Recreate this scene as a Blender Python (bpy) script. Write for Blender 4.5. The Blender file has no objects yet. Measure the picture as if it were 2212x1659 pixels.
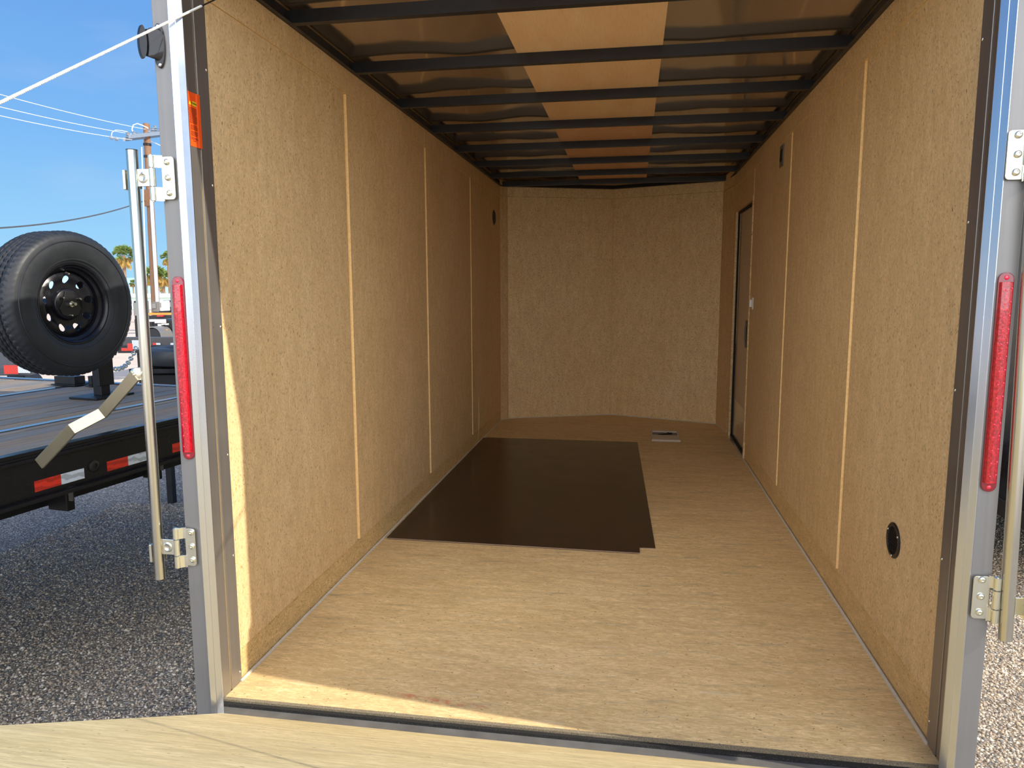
import bpy, bmesh, math, random
import numpy as np
from mathutils import Vector, Matrix, noise as mnoise
rnd = random.Random(7)
S = bpy.context.scene
COL = S.collection

# ------------------------------------------------------------------ camera
F_PX = 1565.5
CAM = Vector((1.2121, -1.9645, 1.7425))
RGT = Vector((0.98656881, 0.1633137, -0.00325816))
FWD = Vector((-0.16231589, 0.9779142, -0.13167147))
UPV = Vector((-0.01831755, 0.13043181, 0.99128806))
cd = bpy.data.cameras.new('camera'); cam = bpy.data.objects.new('camera', cd); COL.objects.link(cam)
m = Matrix((RGT, UPV, -FWD)).transposed().to_4x4(); m.translation = CAM
cam.matrix_world = m
cd.sensor_width = 36; cd.lens = F_PX / 2212 * 36; cd.clip_start = .02; cd.clip_end = 2000
S.camera = cam

# ------------------------------------------------------------------ light
SUN_STRENGTH = 5.8
SKY_GAIN = 1.0
FILL_STRENGTH = 5.1
SUND = Vector((1.0, -0.125, 0.70)).normalized()
sl = bpy.data.lights.new('sun', 'SUN'); sl.energy = SUN_STRENGTH; sl.angle = math.radians(.55); sl.color = (1, .93, .80)
so = bpy.data.objects.new('sun', sl); COL.objects.link(so)
so.rotation_euler = SUND.to_track_quat('Z', 'Y').to_euler(); so.location = (8, -1, 6)
# added fill lamp: a very broad second sun brightening trailer interior and outdoor shade
gl = bpy.data.lights.new('fill_sun', 'SUN'); gl.energy = FILL_STRENGTH; gl.angle = math.radians(98); gl.color = (1, .97, .93)
go = bpy.data.objects.new('fill_sun', gl); COL.objects.link(go); go.location = (3, -10, 8)
go.rotation_euler = Vector((.18, -.97, .30)).to_track_quat('Z', 'Y').to_euler()
w = bpy.data.worlds.new('sky'); S.world = w; w.use_nodes = True
nt = w.node_tree; N = nt.nodes; LK = nt.links
bg = N['Background']
tc = N.new('ShaderNodeTexCoord'); sp = N.new('ShaderNodeSeparateXYZ'); LK.new(tc.outputs['Generated'], sp.inputs[0])
rp = N.new('ShaderNodeValToRGB'); LK.new(sp.outputs['Z'], rp.inputs[0])
cr = rp.color_ramp; cr.elements[0].position = 0.0; cr.elements[0].color = (.40, .74, .98, 1)
cr.elements[1].position = 1.0; cr.elements[1].color = (.06, .20, .56, 1)
for p_, c_ in ((.06, (.33, .66, .97, 1)), (.18, (.215, .50, .93, 1)), (.40, (.125, .335, .80, 1))):
    e_ = cr.elements.new(p_); e_.color = c_
nz = N.new('ShaderNodeTexNoise'); nz.inputs['Scale'].default_value = 3; nz.inputs['Detail'].default_value = 7
mpw = N.new('ShaderNodeMapping'); mpw.inputs['Scale'].default_value = (1, 1, 3); LK.new(tc.outputs['Generated'], mpw.inputs[0]); LK.new(mpw.outputs[0], nz.inputs['Vector'])
cw = N.new('ShaderNodeMapRange'); LK.new(nz.outputs['Fac'], cw.inputs[0]); cw.inputs[1].default_value = .55; cw.inputs[2].default_value = .85; cw.inputs[4].default_value = .35
mxw = N.new('ShaderNodeMix'); mxw.data_type = 'RGBA'; LK.new(cw.outputs[0], mxw.inputs[0]); LK.new(rp.outputs[0], mxw.inputs[6]); mxw.inputs[7].default_value = (.75, .82, .92, 1)
LK.new(mxw.outputs[2], bg.inputs[0]); bg.inputs[1].default_value = SKY_GAIN
S.view_settings.view_transform = 'Standard'; S.view_settings.look = 'None'
S.view_settings.gamma = 1; S.view_settings.exposure = 0.0; S.view_settings.use_curve_mapping = False
S.cycles.max_bounces = 10; S.cycles.diffuse_bounces = 7; S.cycles.glossy_bounces = 4

# ------------------------------------------------------------------ helpers
def lin(r, g, b):
    f = lambda c: c / 255 / 12.92 if c <= 10 else ((c / 255 + .055) / 1.055) ** 2.4
    return (f(r), f(g), f(b), 1)
def at(u, v, ax, val):
    """photo pixel -> world point on the plane axis=val"""
    d = RGT * ((u - 1106) / F_PX) + FWD - UPV * ((v - 829.5) / F_PX)
    return CAM + d * ((val - CAM[ax]) / d[ax])
def atd(u, v, depth):
    return CAM + (RGT * ((u - 1106) / F_PX) + FWD - UPV * ((v - 829.5) / F_PX)) * depth

class MB:
    def __init__(s): s.v = []; s.f = []
    def add(s, vs, fs):
        o = len(s.v); s.v += [Vector(a) for a in vs]; s.f += [tuple(i + o for i in f) for f in fs]; return s
    def box(s, x0, x1, y0, y1, z0, z1):
        return s.obox(((x0 + x1) / 2, (y0 + y1) / 2, (z0 + z1) / 2), (1, 0, 0), (0, 1, 0), (x1 - x0) / 2, (y1 - y0) / 2, (z1 - z0) / 2)
    def obox(s, c, a, b, ha, hb, hc):
        c = Vector(c); a = Vector(a).normalized(); b = Vector(b).normalized(); n = a.cross(b).normalized(); vs = []
        for k in (-1, 1):
            for j in (-1, 1):
                for i in (-1, 1): vs.append(c + a * ha * i + b * hb * j + n * hc * k)
        return s.add(vs, [(0, 2, 3, 1), (4, 5, 7, 6), (0, 1, 5, 4), (2, 6, 7, 3), (0, 4, 6, 2), (1, 3, 7, 5)])
    def prism(s, pts, off):
        """closed polygon (3D points) extruded by vector off"""
        n = len(pts); off = Vector(off); pts = [Vector(p) for p in pts]
        return s.add(pts + [p + off for p in pts], [tuple(range(n))[::-1], tuple(range(n, 2 * n))] + [(i, (i + 1) % n, n + (i + 1) % n, n + i) for i in range(n)])
    def tube(s, path, r, n=10, cap=True):
        path = [Vector(p) for p in path]; vs = []; fs = []; k = len(path)
        rr = r if isinstance(r, (list, tuple)) else [r] * k
        t0 = (path[1] - path[0]).normalized(); a = t0.orthogonal().normalized()
        for i, p in enumerate(path):
            t = (path[min(i + 1, k - 1)] - path[max(i - 1, 0)]).normalized()
            a = (a - t * a.dot(t)).normalized(); b = t.cross(a)
            for j in range(n):
                q = 2 * math.pi * j / n; vs.append(p + (a * math.cos(q) + b * math.sin(q)) * rr[i])
        for i in range(k - 1):
            for j in range(n): fs.append((i * n + j, i * n + (j + 1) % n, (i + 1) * n + (j + 1) % n, (i + 1) * n + j))
        if cap: fs += [tuple(range(n))[::-1], tuple(range((k - 1) * n, k * n))]
        return s.add(vs, fs)
    def lathe(s, prof, c, ax, n=32, phase=0, close=False):
        """prof: (radius, height along ax)"""
        c = Vector(c); ax = Vector(ax).normalized(); a = (Vector((0, 0, 1)) if abs(ax.z) < .9 else Vector((1, 0, 0)))
        a = (a - ax * a.dot(ax)).normalized(); b = ax.cross(a); vs = []; fs = []; k = len(prof)
        for r, h in prof:
            for j in range(n):
                q = 2 * math.pi * j / n + phase; vs.append(c + ax * h + (a * math.cos(q) + b * math.sin(q)) * r)
        for i in range(k - 1 if not close else k):
            i2 = (i + 1) % k
            for j in range(n): fs.append((i * n + j, i * n + (j + 1) % n, i2 * n + (j + 1) % n, i2 * n + j))
        if not close:
            if prof[0][0] > 1e-6: fs.append(tuple(range(n))[::-1])
            if prof[-1][0] > 1e-6: fs.append(tuple(range((k - 1) * n, k * n)))
        return s.add(vs, fs)
    def ball(s, c, r, sq=1.0, ax=(0, 0, 1), n=12, half=False):
        pr = []
        for i in range(0 if not half else 4, 9):
            q = -math.pi / 2 + math.pi * i / 8; pr.append((max(r * math.cos(q), 1e-5), r * sq * math.sin(q)))
        return s.lathe(pr, c, ax, n)

WL = {}
def link(o, parent, world):
    COL.objects.link(o); WL[o.name] = Vector(world)
    if parent:
        o.parent = parent; o.location = Vector(world) - WL[parent.name]
    else: o.location = world
def thing(name, label, cat, loc=(0, 0, 0), group=None, kind=None):
    o = bpy.data.objects.new(name, None); o.empty_display_size = .1
    link(o, None, loc)
    if label: o['label'] = label
    if cat: o['category'] = cat
    if group: o['group'] = group
    if kind: o['kind'] = kind
    return o
def obj(name, mb, mat, parent=None, label=None, cat=None, group=None, kind=None, smooth=False, bev=0, base=None, segs=2, auto=None):
    w_ = WL[parent.name] if parent else Vector(base if base is not None else (0, 0, 0))
    me = bpy.data.meshes.new(name); me.from_pydata([tuple(v - w_) for v in mb.v], [], mb.f); me.update()
    o = bpy.data.objects.new(name, me); link(o, parent, w_)
    me.materials.append(mat)
    if auto is not None or not smooth:
        bm = bmesh.new(); bm.from_mesh(me); bmesh.ops.recalc_face_normals(bm, faces=bm.faces[:]); bm.to_mesh(me); bm.free()
    if smooth:
        me.polygons.foreach_set('use_smooth', [True] * len(me.polygons))
        try: me.set_sharp_from_angle(angle=math.radians(auto or 40))
        except Exception: pass
    if bev:
        b = o.modifiers.new('bevel', 'BEVEL'); b.width = bev; b.segments = segs; b.limit_method = 'ANGLE'
    for k_, v_ in (('label', label), ('category', cat), ('group', group), ('kind', kind)):
        if v_: o[k_] = v_
    return o
def copy_tree(o, off, parent=None):
    c = o.copy(); COL.objects.link(c)
    if parent: c.parent = parent
    else: c.location = o.location + Vector(off)
    WL[c.name] = WL[o.name] + Vector(off)
    for ch in list(o.children): copy_tree(ch, off, c)
    return c

# ------------------------------------------------------------------ materials
class NG:
    def __init__(s, name):
        s.m = bpy.data.materials.new(name); s.m.use_nodes = True; s.t = s.m.node_tree; s.n = s.t.nodes; s.b = s.n['Principled BSDF']
        s.tc = s.n.new('ShaderNodeTexCoord')
    def l(s, a, b): s.t.links.new(a, b)
    def mapping(s, rot=(0, 0, 0), sc=(1, 1, 1), src=None, loc=(0, 0, 0)):
        # rotate first, then scale
        x = s.n.new('ShaderNodeMapping'); x.inputs['Rotation'].default_value = rot; s.l(src or s.tc.outputs['Object'], x.inputs[0])
        y = s.n.new('ShaderNodeMapping'); y.inputs['Scale'].default_value = sc; y.inputs['Location'].default_value = loc; s.l(x.outputs[0], y.inputs[0])
        return y.outputs[0]
    def noise(s, vec, scale=1, detail=2, rough=.5, dist=0):
        x = s.n.new('ShaderNodeTexNoise'); x.inputs['Scale'].default_value = scale; x.inputs['Detail'].default_value = detail
        x.inputs['Roughness'].default_value = rough; x.inputs['Distortion'].default_value = dist; s.l(vec, x.inputs['Vector']); return x.outputs['Fac']
    def voro(s, vec, scale=1, rand=1):
        x = s.n.new('ShaderNodeTexVoronoi'); x.inputs['Scale'].default_value = scale; x.inputs['Randomness'].default_value = rand; s.l(vec, x.inputs['Vector']); return x
    def rng(s, v, a, b, c=0, d=1):
        x = s.n.new('ShaderNodeMapRange'); s.l(v, x.inputs[0])
        for i, k in enumerate((a, b, c, d)): x.inputs[i + 1].default_value = k
        return x.outputs[0]
    def math(s, op, a, b=None):
        x = s.n.new('ShaderNodeMath'); x.operation = op
        for i, k in enumerate((a, b)):
            if k is None: continue
            if isinstance(k, (int, float)): x.inputs[i].default_value = k
            else: s.l(k, x.inputs[i])
        return x.outputs[0]
    def mix(s, f, a, b, mode='MIX'):
        x = s.n.new('ShaderNodeMix'); x.data_type = 'RGBA'; x.blend_type = mode
        for i, k in ((0, f), (6, a), (7, b)):
            if isinstance(k, (int, float)): x.inputs[i].default_value = k
            elif isinstance(k, tuple): x.inputs[i].default_value = k
            else: s.l(k, x.inputs[i])
        return x.outputs[2]
    def bump(s, h, st=.3, dist=.001):
        x = s.n.new('ShaderNodeBump'); x.inputs['Strength'].default_value = st; x.inputs['Distance'].default_value = dist; s.l(h, x.inputs['Height']); s.l(x.outputs[0], s.b.inputs['Normal'])
    def set(s, col=None, rough=None, metal=None, spec=None, coat=None):
        for k, v in (('Base Color', col), ('Roughness', rough), ('Metallic', metal), ('Specular IOR Level', spec), ('Coat Weight', coat)):
            if v is None: continue
            if isinstance(v, (int, float, tuple)): s.b.inputs[k].default_value = v
            else: s.l(v, s.b.inputs[k])
        return s.m

def simple(name, col, rough=.5, metal=0, spec=.5, var=.12, sc=30, coat=0, bump=0):
    g = NG(name); nn = g.noise(g.mapping(), sc, 4, .6)
    c = g.mix(g.rng(nn, .3, .7, 0, 1), tuple(k * (1 - var) for k in col[:3]) + (1,), tuple(min(1, k * (1 + var)) for k in col[:3]) + (1,))
    g.set(c, g.rng(nn, .3, .7, max(rough - .06, .02), min(rough + .06, 1)), metal, spec, coat)
    if bump: g.bump(nn, bump, .002)
    return g.m

def strandboard(name, c1, c2, plane='x', grain='z', speck=1.0, grey=0.0, fibre=1.0, rough=.7, red=False, streak=False):
    """pressed wood-fibre board; plane = axis of the board normal; grain = axis of the fibre lay"""
    g = NG(name); ia = 'xyz'.index(plane); ig = 'xyz'.index(grain)
    def rot(a): r = [0, 0, 0]; r[ia] = a; return tuple(r)
    def scl(al, ac, an=30): r = [ac] * 3; r[ig] = al; r[ia] = an; return tuple(r)
    big = g.noise(g.mapping(sc=scl(1.1, 2.6, 1)), 1, 3, .6)
    mid = g.noise(g.mapping(sc=scl(9, 26, 8) if not streak else scl(5, 38, 8), loc=(3, 1, 2)), 1, 5, .65)
    fin = g.noise(g.mapping(sc=scl(110, 420, 60) if not streak else scl(32, 330, 60)), 1, 4, .7)
    col = g.mix(g.rng(big, .3, .7), c1, c2)
    dk = tuple(k * .62 for k in c1[:3]) + (1,)
    lt = tuple(min(1, k * q) for k, q in zip(c2[:3], (1.22, 1.2, 1.3))) + (1,)
    col = g.mix(g.rng(mid, .44, .8, 0, .85 if streak else .55), col, dk)
    col = g.mix(g.rng(mid, .46, .25, 0, .5), col, lt)
    col = g.mix(g.rng(fin, .38, .70, 0, .8 * fibre), col, dk)
    col = g.mix(g.rng(fin, .46, .25, 0, .35 * fibre), col, lt)
    # wandering fibres
    wv = g.noise(g.mapping(sc=scl(62, 84, 50)), 1, 2.5, .6, .9)
    ln = g.math('ABSOLUTE', g.math('SUBTRACT', wv, .5)); ln = g.rng(ln, .0, .012, 1, 0)
    gate = g.noise(g.mapping(sc=scl(30, 30, 30), loc=(5, 5, 5)), 1, 2)
    col = g.mix(g.math('MULTIPLY', ln, g.rng(gate, .48, .62, 0, .5 * fibre)), col, dk)
    # sliver strands at several angles
    for i, (a, al, ac, th, op) in enumerate(((.15, 38, 210, .86, .75), (-.5, 44, 220, .89, .7), (.95, 50, 240, .90, .75), (1.5, 60, 260, .93, .6), (.3, 75, 240, .945, .95), (-.9, 90, 260, .955, .95))):
        v = g.voro(g.mapping(rot(a), scl(al, ac, 40), loc=(i * 7.1, i * 3.3, i)), 1)
        e = g.rng(v.outputs['Distance'], .28, .36, 1, 0)
        sx = g.n.new('ShaderNodeSeparateColor'); g.l(v.outputs['Color'], sx.inputs[0])
        k = g.math('GREATER_THAN', sx.outputs[0], 1 - (1 - th) * (speck * 1.6 if i < 4 else min(speck, 1) * (.3 if speck > 1.25 else 1.0)))
        msk = g.math('MULTIPLY', g.math('MULTIPLY', e, k), op * (.22 if streak and i < 4 else 1))
        col = g.mix(msk, col, dk if i < 3 else (lt if i == 3 else (.045, .028, .015, 1)))
    for j_, (a, al, ac, th, op) in enumerate(((.2, 48, 150, .90, .75), (-.7, 52, 160, .925, .75), (1.2, 60, 170, .94, .7))):
        v = g.voro(g.mapping(rot(a), scl(al, ac, 40), loc=(j_ * 4.7 + 2, j_ * 2.9, j_ + 5)), 1)
        sx = g.n.new('ShaderNodeSeparateColor'); g.l(v.outputs['Color'], sx.inputs[0])
        msk = g.math('MULTIPLY', g.rng(v.outputs['Distance'], .20, .34, op * (.22 if streak else .8), 0), g.math('GREATER_THAN', sx.outputs[2], 1 - (1 - th) * min(speck, 1.2)))
        col = g.mix(msk, col, (.20, .115, .045, 1))
    # swirling strands
    sw = g.noise(g.mapping(sc=scl(13, 46, 12) if streak else scl(26, 60, 20), loc=(4, 8, 2)), 1, 9, .78, 2.0 if streak else 1.2)
    col = g.mix(g.rng(sw, .50, .66, 0, .62 if streak else .3), col, dk); col = g.mix(g.rng(sw, .48, .34, 0, .5 if streak else .25), col, lt)
    # soft scuffs
    sc_ = g.noise(g.mapping(rot(.1), scl(2.2, 5.5, 3), loc=(9, 4, 1)), 1, 6, .75)
    col = g.mix(g.rng(sc_, .50, .74, 0, .62 if streak else .28), col, dk)
    # rare dark chips
    v = g.voro(g.mapping(rot(.35), scl(22, 70, 30), loc=(1, 9, 4)), 1)
    sx = g.n.new('ShaderNodeSeparateColor'); g.l(v.outputs['Color'], sx.inputs[0])
    msk = g.math('MULTIPLY', g.rng(v.outputs['Distance'], .10, .16, .85, 0), g.math('GREATER_THAN', sx.outputs[1], .965))
    col = g.mix(msk, col, (.05, .035, .025, 1))
    if grey:
        gn = g.noise(g.mapping(rot(-.12), scl(3.5, 22, 3), loc=(2, 2, 2)), 1, 6, .7)
        col = g.mix(g.rng(gn, .56, .80, 0, grey), col, (.20, .19, .16, 1))
        col = g.mix(g.rng(gn, .42, .20, 0, grey), col, (.62, .56, .42, 1))
    if red:
        sp_ = g.n.new('ShaderNodeSeparateXYZ'); g.l(g.tc.outputs['Object'], sp_.inputs[0])
        a = g.rng(g.math('ABSOLUTE', g.math('SUBTRACT', g.math('ADD', sp_.outputs[1], g.math('MULTIPLY', sp_.outputs[0], .105)), .095)), .006, .016, 1, 0)
        b = g.rng(g.math('ABSOLUTE', g.math('SUBTRACT', sp_.outputs[0], .66)), .1, .17, 1, 0)
        rn = g.noise(g.mapping(sc=(26, 60, 20)), 1, 4, .7)
        col = g.mix(g.math('MULTIPLY', g.math('MULTIPLY', a, b), g.rng(rn, .45, .62, 0, .7)), col, (.6, .10, .05, 1))
    g.set(col, rough, 0, .35); g.bump(fin, .25, .0006); return g.m

M = {}
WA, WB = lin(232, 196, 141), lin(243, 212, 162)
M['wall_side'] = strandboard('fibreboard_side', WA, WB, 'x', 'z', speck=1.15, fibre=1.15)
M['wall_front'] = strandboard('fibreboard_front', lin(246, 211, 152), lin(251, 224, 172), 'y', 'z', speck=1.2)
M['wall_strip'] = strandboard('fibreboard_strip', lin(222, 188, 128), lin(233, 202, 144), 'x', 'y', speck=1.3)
M['floor'] = strandboard('strandboard_floor', lin(233, 198, 139), lin(245, 215, 161), 'z', 'x', speck=1.3, grey=.8, fibre=1.25, red=True, rough=.55, streak=True)
M['ramp'] = strandboard('strandboard_ramp', lin(226, 204, 150), lin(236, 218, 168), 'z', 'x', speck=.12, grey=.5, fibre=.6, streak=True)
M['cut_edge'] = simple('raw_board_edge', lin(248, 212, 148), .8, var=.12, sc=90)
g = NG('thin_plywood'); n1 = g.noise(g.mapping(sc=(7, 2.2, 1)), 1, 5, .55, .6); n2 = g.noise(g.mapping(sc=(160, 14, 1)), 1, 3, .6)
c = g.mix(g.rng(n1, .3, .7), lin(234, 196, 150), lin(242, 212, 170)); c = g.mix(g.rng(n2, .45, .75, 0, .25), c, lin(206, 160, 116)); M['plywood'] = g.set(c, .6, 0, .3)
g = NG('pinkish_plywood'); n1 = g.noise(g.mapping(sc=(6, 2, 1)), 1, 5, .55, .6); M['plywood_pink'] = g.set(g.mix(g.rng(n1, .3, .7), lin(220, 172, 132), lin(230, 188, 150)), .6, 0, .3)
def metal(name, col, rough, grain='z', var=.08, mt=1.0):
    g = NG(name); sc = [60, 60, 60]; sc['xyz'.index(grain)] = 1.2
    a = g.noise(g.mapping(sc=tuple(sc)), 1, 3, .6); b = g.noise(g.mapping(), 6, 4, .6)
    c = g.mix(g.rng(a, .3, .7), tuple(k * (1 - var) for k in col[:3]) + (1,), col)
    g.set(c, g.rng(b, .3, .7, rough * .9, rough * 1.15), mt, .5); g.bump(a, .04, .0003); return g.m
M['aluminium'] = metal('bare_aluminium', lin(200, 204, 212), .24, mt=.95)
M['steel_grey'] = metal('satin_grey_skin', lin(134, 132, 130), .45, mt=.5)
M['jamb'] = metal('jamb_metal', lin(156, 152, 148), .38, mt=.76)
M['zinc'] = metal('zinc_plate', lin(226, 224, 206), .24, mt=.9)
M['zinc_dull'] = metal('dull_zinc_bar', lin(205, 203, 192), .22, var=.04)
M['zinc_warm'] = metal('dull_warm_zinc', lin(186, 178, 152), .3, var=.04)
M['screw'] = metal('screw_head', lin(225, 225, 222), .25)
M['roof_skin'] = metal('galvanised_roof_skin', lin(196, 182, 168), .11, 'x', .03, mt=.85)
M['black_paint'] = simple('black_gloss_paint', (.007, .007, .010, 1), .28, 0, .35, .2, 8, coat=.0)
M['bow'] = simple('dark_roof_bow_paint', (.012, .015, .022, 1), .38, 0, .5, .2, 20)
M['black_metal'] = simple('black_frame_steel', (.010, .010, .012, 1), .45, 0, .4, .2, 12)
M['black_plastic'] = simple('black_plastic', (.012, .012, .013, 1), .32, 0, .5, .1, 40)
M['rubber'] = simple('tyre_rubber', (.016, .018, .022, 1), .5, 0, .4, .2, 14, bump=.03)
M['seal'] = simple('black_seal', (.006, .006, .006, 1), .8)
M['caulk'] = simple('white_caulk', lin(205, 198, 182), .6, var=.08, sc=60)
M['white'] = simple('white_plastic', lin(222, 220, 212), .45, var=.04)
M['tray'] = simple('pale_plastic', lin(196, 184, 168), .4, var=.05)
M['white_rope'] = simple('white_coated_rope', lin(235, 235, 230), .5, var=.05)
M['wire_white'] = simple('pale_line_wire', lin(214, 222, 226), .5, var=.03)
M['wire_dark'] = simple('dark_line_wire', lin(70, 72, 76), .6)
M['dark_cable'] = simple('dark_steel_cable', lin(70, 62, 58), .4, .6)
M['orange'] = simple('orange_sticker', lin(238, 84, 24), .45, var=.03)
M['yellow'] = simple('yellow_print', lin(235, 200, 30), .5, var=.02)
M['print'] = simple('dark_print', lin(70, 20, 14), .6, var=.02)
M['ink'] = simple('black_print', (.01, .01, .01, 1), .6, var=.02)
g = NG('red_lens'); n1 = g.noise(g.mapping(sc=(220, 220, 160)), 1, 2, .5)
M['red_lens'] = g.set(g.mix(g.rng(n1, .4, .65), (.30, .0, .010, 1), (.60, .004, .022, 1)), .12, 0, .5, 1.0); g.bump(n1, .5, .001)
M['red_base'] = simple('dark_red_base', (.22, .0, .01, 1), .15, coat=.8)
M['red_diode'] = simple('red_diode', (.9, .02, .06, 1), .1, coat=1)
M['smoke_lens'] = simple('smoky_lens', (.012, .012, .014, 1), .15)
g = NG('brown_sheet'); M['sheet'] = g.set(lin(52, 38, 30), g.rng(g.noise(g.mapping(), 5, 3), .3, .7, .2, .26), 0, .32)
M['sheet_edge'] = simple('sheet_edge', lin(150, 128, 112), .5)
M['door_skin'] = simple('satin_beige_door_skin', lin(186, 166, 146), .32, .35, var=.04, sc=3)
M['kick'] = simple('kick_plate', lin(205, 196, 182), .22, .7, var=.05, sc=4)
M['grey_plate'] = simple('grey_plastic', lin(110, 104, 98), .5)
g = NG('sill_coating'); n1 = g.noise(g.mapping(), 420, 3, .7); M['sill'] = g.set(g.mix(g.rng(n1, .55, .72), (.018, .018, .018, 1), (.16, .15, .14, 1)), .35, .3, .5); g.bump(n1, 1, .003)
g = NG('gritty_edge'); n1 = g.noise(g.mapping(), 520, 4, .8); M['grit'] = g.set(g.mix(g.rng(n1, .4, .65), lin(92, 84, 70), lin(188, 172, 142)), .8, 0, .3); g.bump(n1, .8, .003)
M['sill_smooth'] = simple('dark_sill_metal', lin(112, 110, 106), .4, .25, var=.2, sc=12)
# retro tape
def tape(name, col):
    g = NG(name); wv = g.n.new('ShaderNodeTexWave'); wv.inputs['Scale'].default_value = 22; wv.inputs['Distortion'].default_value = 4; g.l(g.mapping((.5, .4, .3)), wv.inputs[0])
    return g.set(g.mix(g.rng(wv.outputs['Fac'], .3, .7), tuple(k * .62 for k in col[:3]) + (1,), col), .3, 0, .6)
M['tape_red'] = tape('red_reflective_tape', lin(215, 48, 34)); M['tape_white'] = tape('white_reflective_tape', lin(205, 214, 226))
def deckwood(name, col):
    g = NG(name); a = g.noise(g.mapping((0, 0, -1.4185), (6, 110, 20)), 1, 6, .7, .5); b = g.noise(g.mapping(), 3, 3)
    c = g.mix(g.rng(a, .35, .7), tuple(k * .5 for k in col[:3]) + (1,), col); c = g.mix(g.rng(b, .4, .75, 0, .45), c, lin(118, 114, 110))
    g.set(c, .7, 0, .3); g.bump(a, .3, .002); return g.m
M['deck'] = [deckwood('weathered_plank', lin(150, 140, 126)), deckwood('brown_plank', lin(158, 138, 114)), deckwood('grey_plank', lin(138, 134, 128))]
# ground
def gravel(name, cols, sc):
    g = NG(name); v = g.voro(g.mapping(), sc); sx = g.n.new('ShaderNodeSeparateColor'); g.l(v.outputs['Color'], sx.inputs[0])
    r = g.n.new('ShaderNodeValToRGB'); g.l(sx.outputs[0], r.inputs[0]); r.color_ramp.interpolation = 'CONSTANT'
    el = r.color_ramp.elements; el[0].color = cols[0]; el[1].position = 1 / len(cols); el[1].color = cols[1]
    for i, c_ in enumerate(cols[2:]): e = el.new((i + 2) / len(cols)); e.color = c_
    big = g.noise(g.mapping(), 1.5, 4)
    c = g.mix(g.rng(v.outputs['Distance'], .4, .8, 0, .6), r.outputs[0], (.03, .028, .026, 1))
    c = g.mix(g.rng(big, .3, .7, 0, .2), c, (.26, .22, .20, 1))
    g.set(c, .85, 0, .3); g.bump(g.rng(v.outputs['Distance'], 0, .7, 1, 0), 1, .008); return g.m
GC = [lin(166, 150, 132), lin(190, 174, 152), lin(138, 132, 124), lin(212, 202, 186), lin(152, 138, 122), lin(112, 110, 108), lin(186, 178, 166)]
M['gravel'] = gravel('gravel_ground', GC, 85)
M['lot'] = simple('sunlit_lot', lin(200, 182, 164), .9, var=.1, sc=2)
for i, c_ in enumerate(GC): M['peb%d' % i] = simple('pebble_tone_%d' % i, c_, .8, var=.2, sc=60)
M['bark'] = deckwood('pole_wood', lin(156, 112, 78))
M['frond'] = simple('palm_frond_green', lin(112, 132, 66), .6, var=.35, sc=2)
M['dead'] = simple('dry_palm_skirt', lin(196, 166, 96), .8, var=.3, sc=2)
M['trunk'] = simple('palm_trunk', lin(140, 112, 88), .9, var=.3, sc=5)
M['shed'] = simple('pale_shed_wall', lin(206, 224, 220), .7, var=.03)
M['shed_roof'] = simple('pale_roof', lin(236, 240, 240), .6, var=.03)
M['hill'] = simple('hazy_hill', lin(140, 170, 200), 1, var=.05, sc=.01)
M['orange_beam'] = simple('orange_painted_beam', lin(214, 140, 48), .5)
M['conduit'] = simple('bright_conduit', lin(225, 228, 230), .35, .3, var=.03)
M['insul'] = simple('grey_insulator', lin(128, 138, 150), .4)
M['chain'] = metal('bright_chain', lin(226, 222, 204), .3)
M['strip'] = metal('worn_deck_strip', lin(150, 154, 162), .18)

# ------------------------------------------------------------------ trailer shell
Z0 = 0.5; W = 2.03; H = 2.158; T = Z0 + H
NOSE = [(0, 4.70), (.052, 4.79), (1.012, 5.15), (1.985, 4.79), (W, 4.40)]
fl = MB(); fl.prism([(0, -.055, Z0), (W, -.055, Z0), (W, 4.40, Z0), (1.985, 4.79, Z0), (1.012, 5.15, Z0), (.052, 4.79, Z0), (0, 4.70, Z0)], (0, 0, -.02))
floor = thing('floor', 'wood strandboard floor of the enclosed trailer', None, (0, 0, Z0), kind='structure')
floor.pop('label')
obj('floor_board', fl, M['floor'], floor)
b = MB().box(0, W, -.068, -.0552, Z0 - .026, Z0 - .0005); obj('floor_edge', b, M['grit'], floor)
b = MB().box(.0, W, -.15, -.068, Z0 - .045, Z0 - .016); obj('sill_channel', b, M['sill_smooth'], floor)
b = MB().box(.0, W, -.082, -.0685, Z0 - .016, Z0 - .007); obj('weld_bead', b, M['sill'], floor)
b = MB().box(-.02, W + .02, -.14, 4.6, Z0 - .16, Z0 - .046); obj('chassis', b, M['black_metal'], floor)

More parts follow.
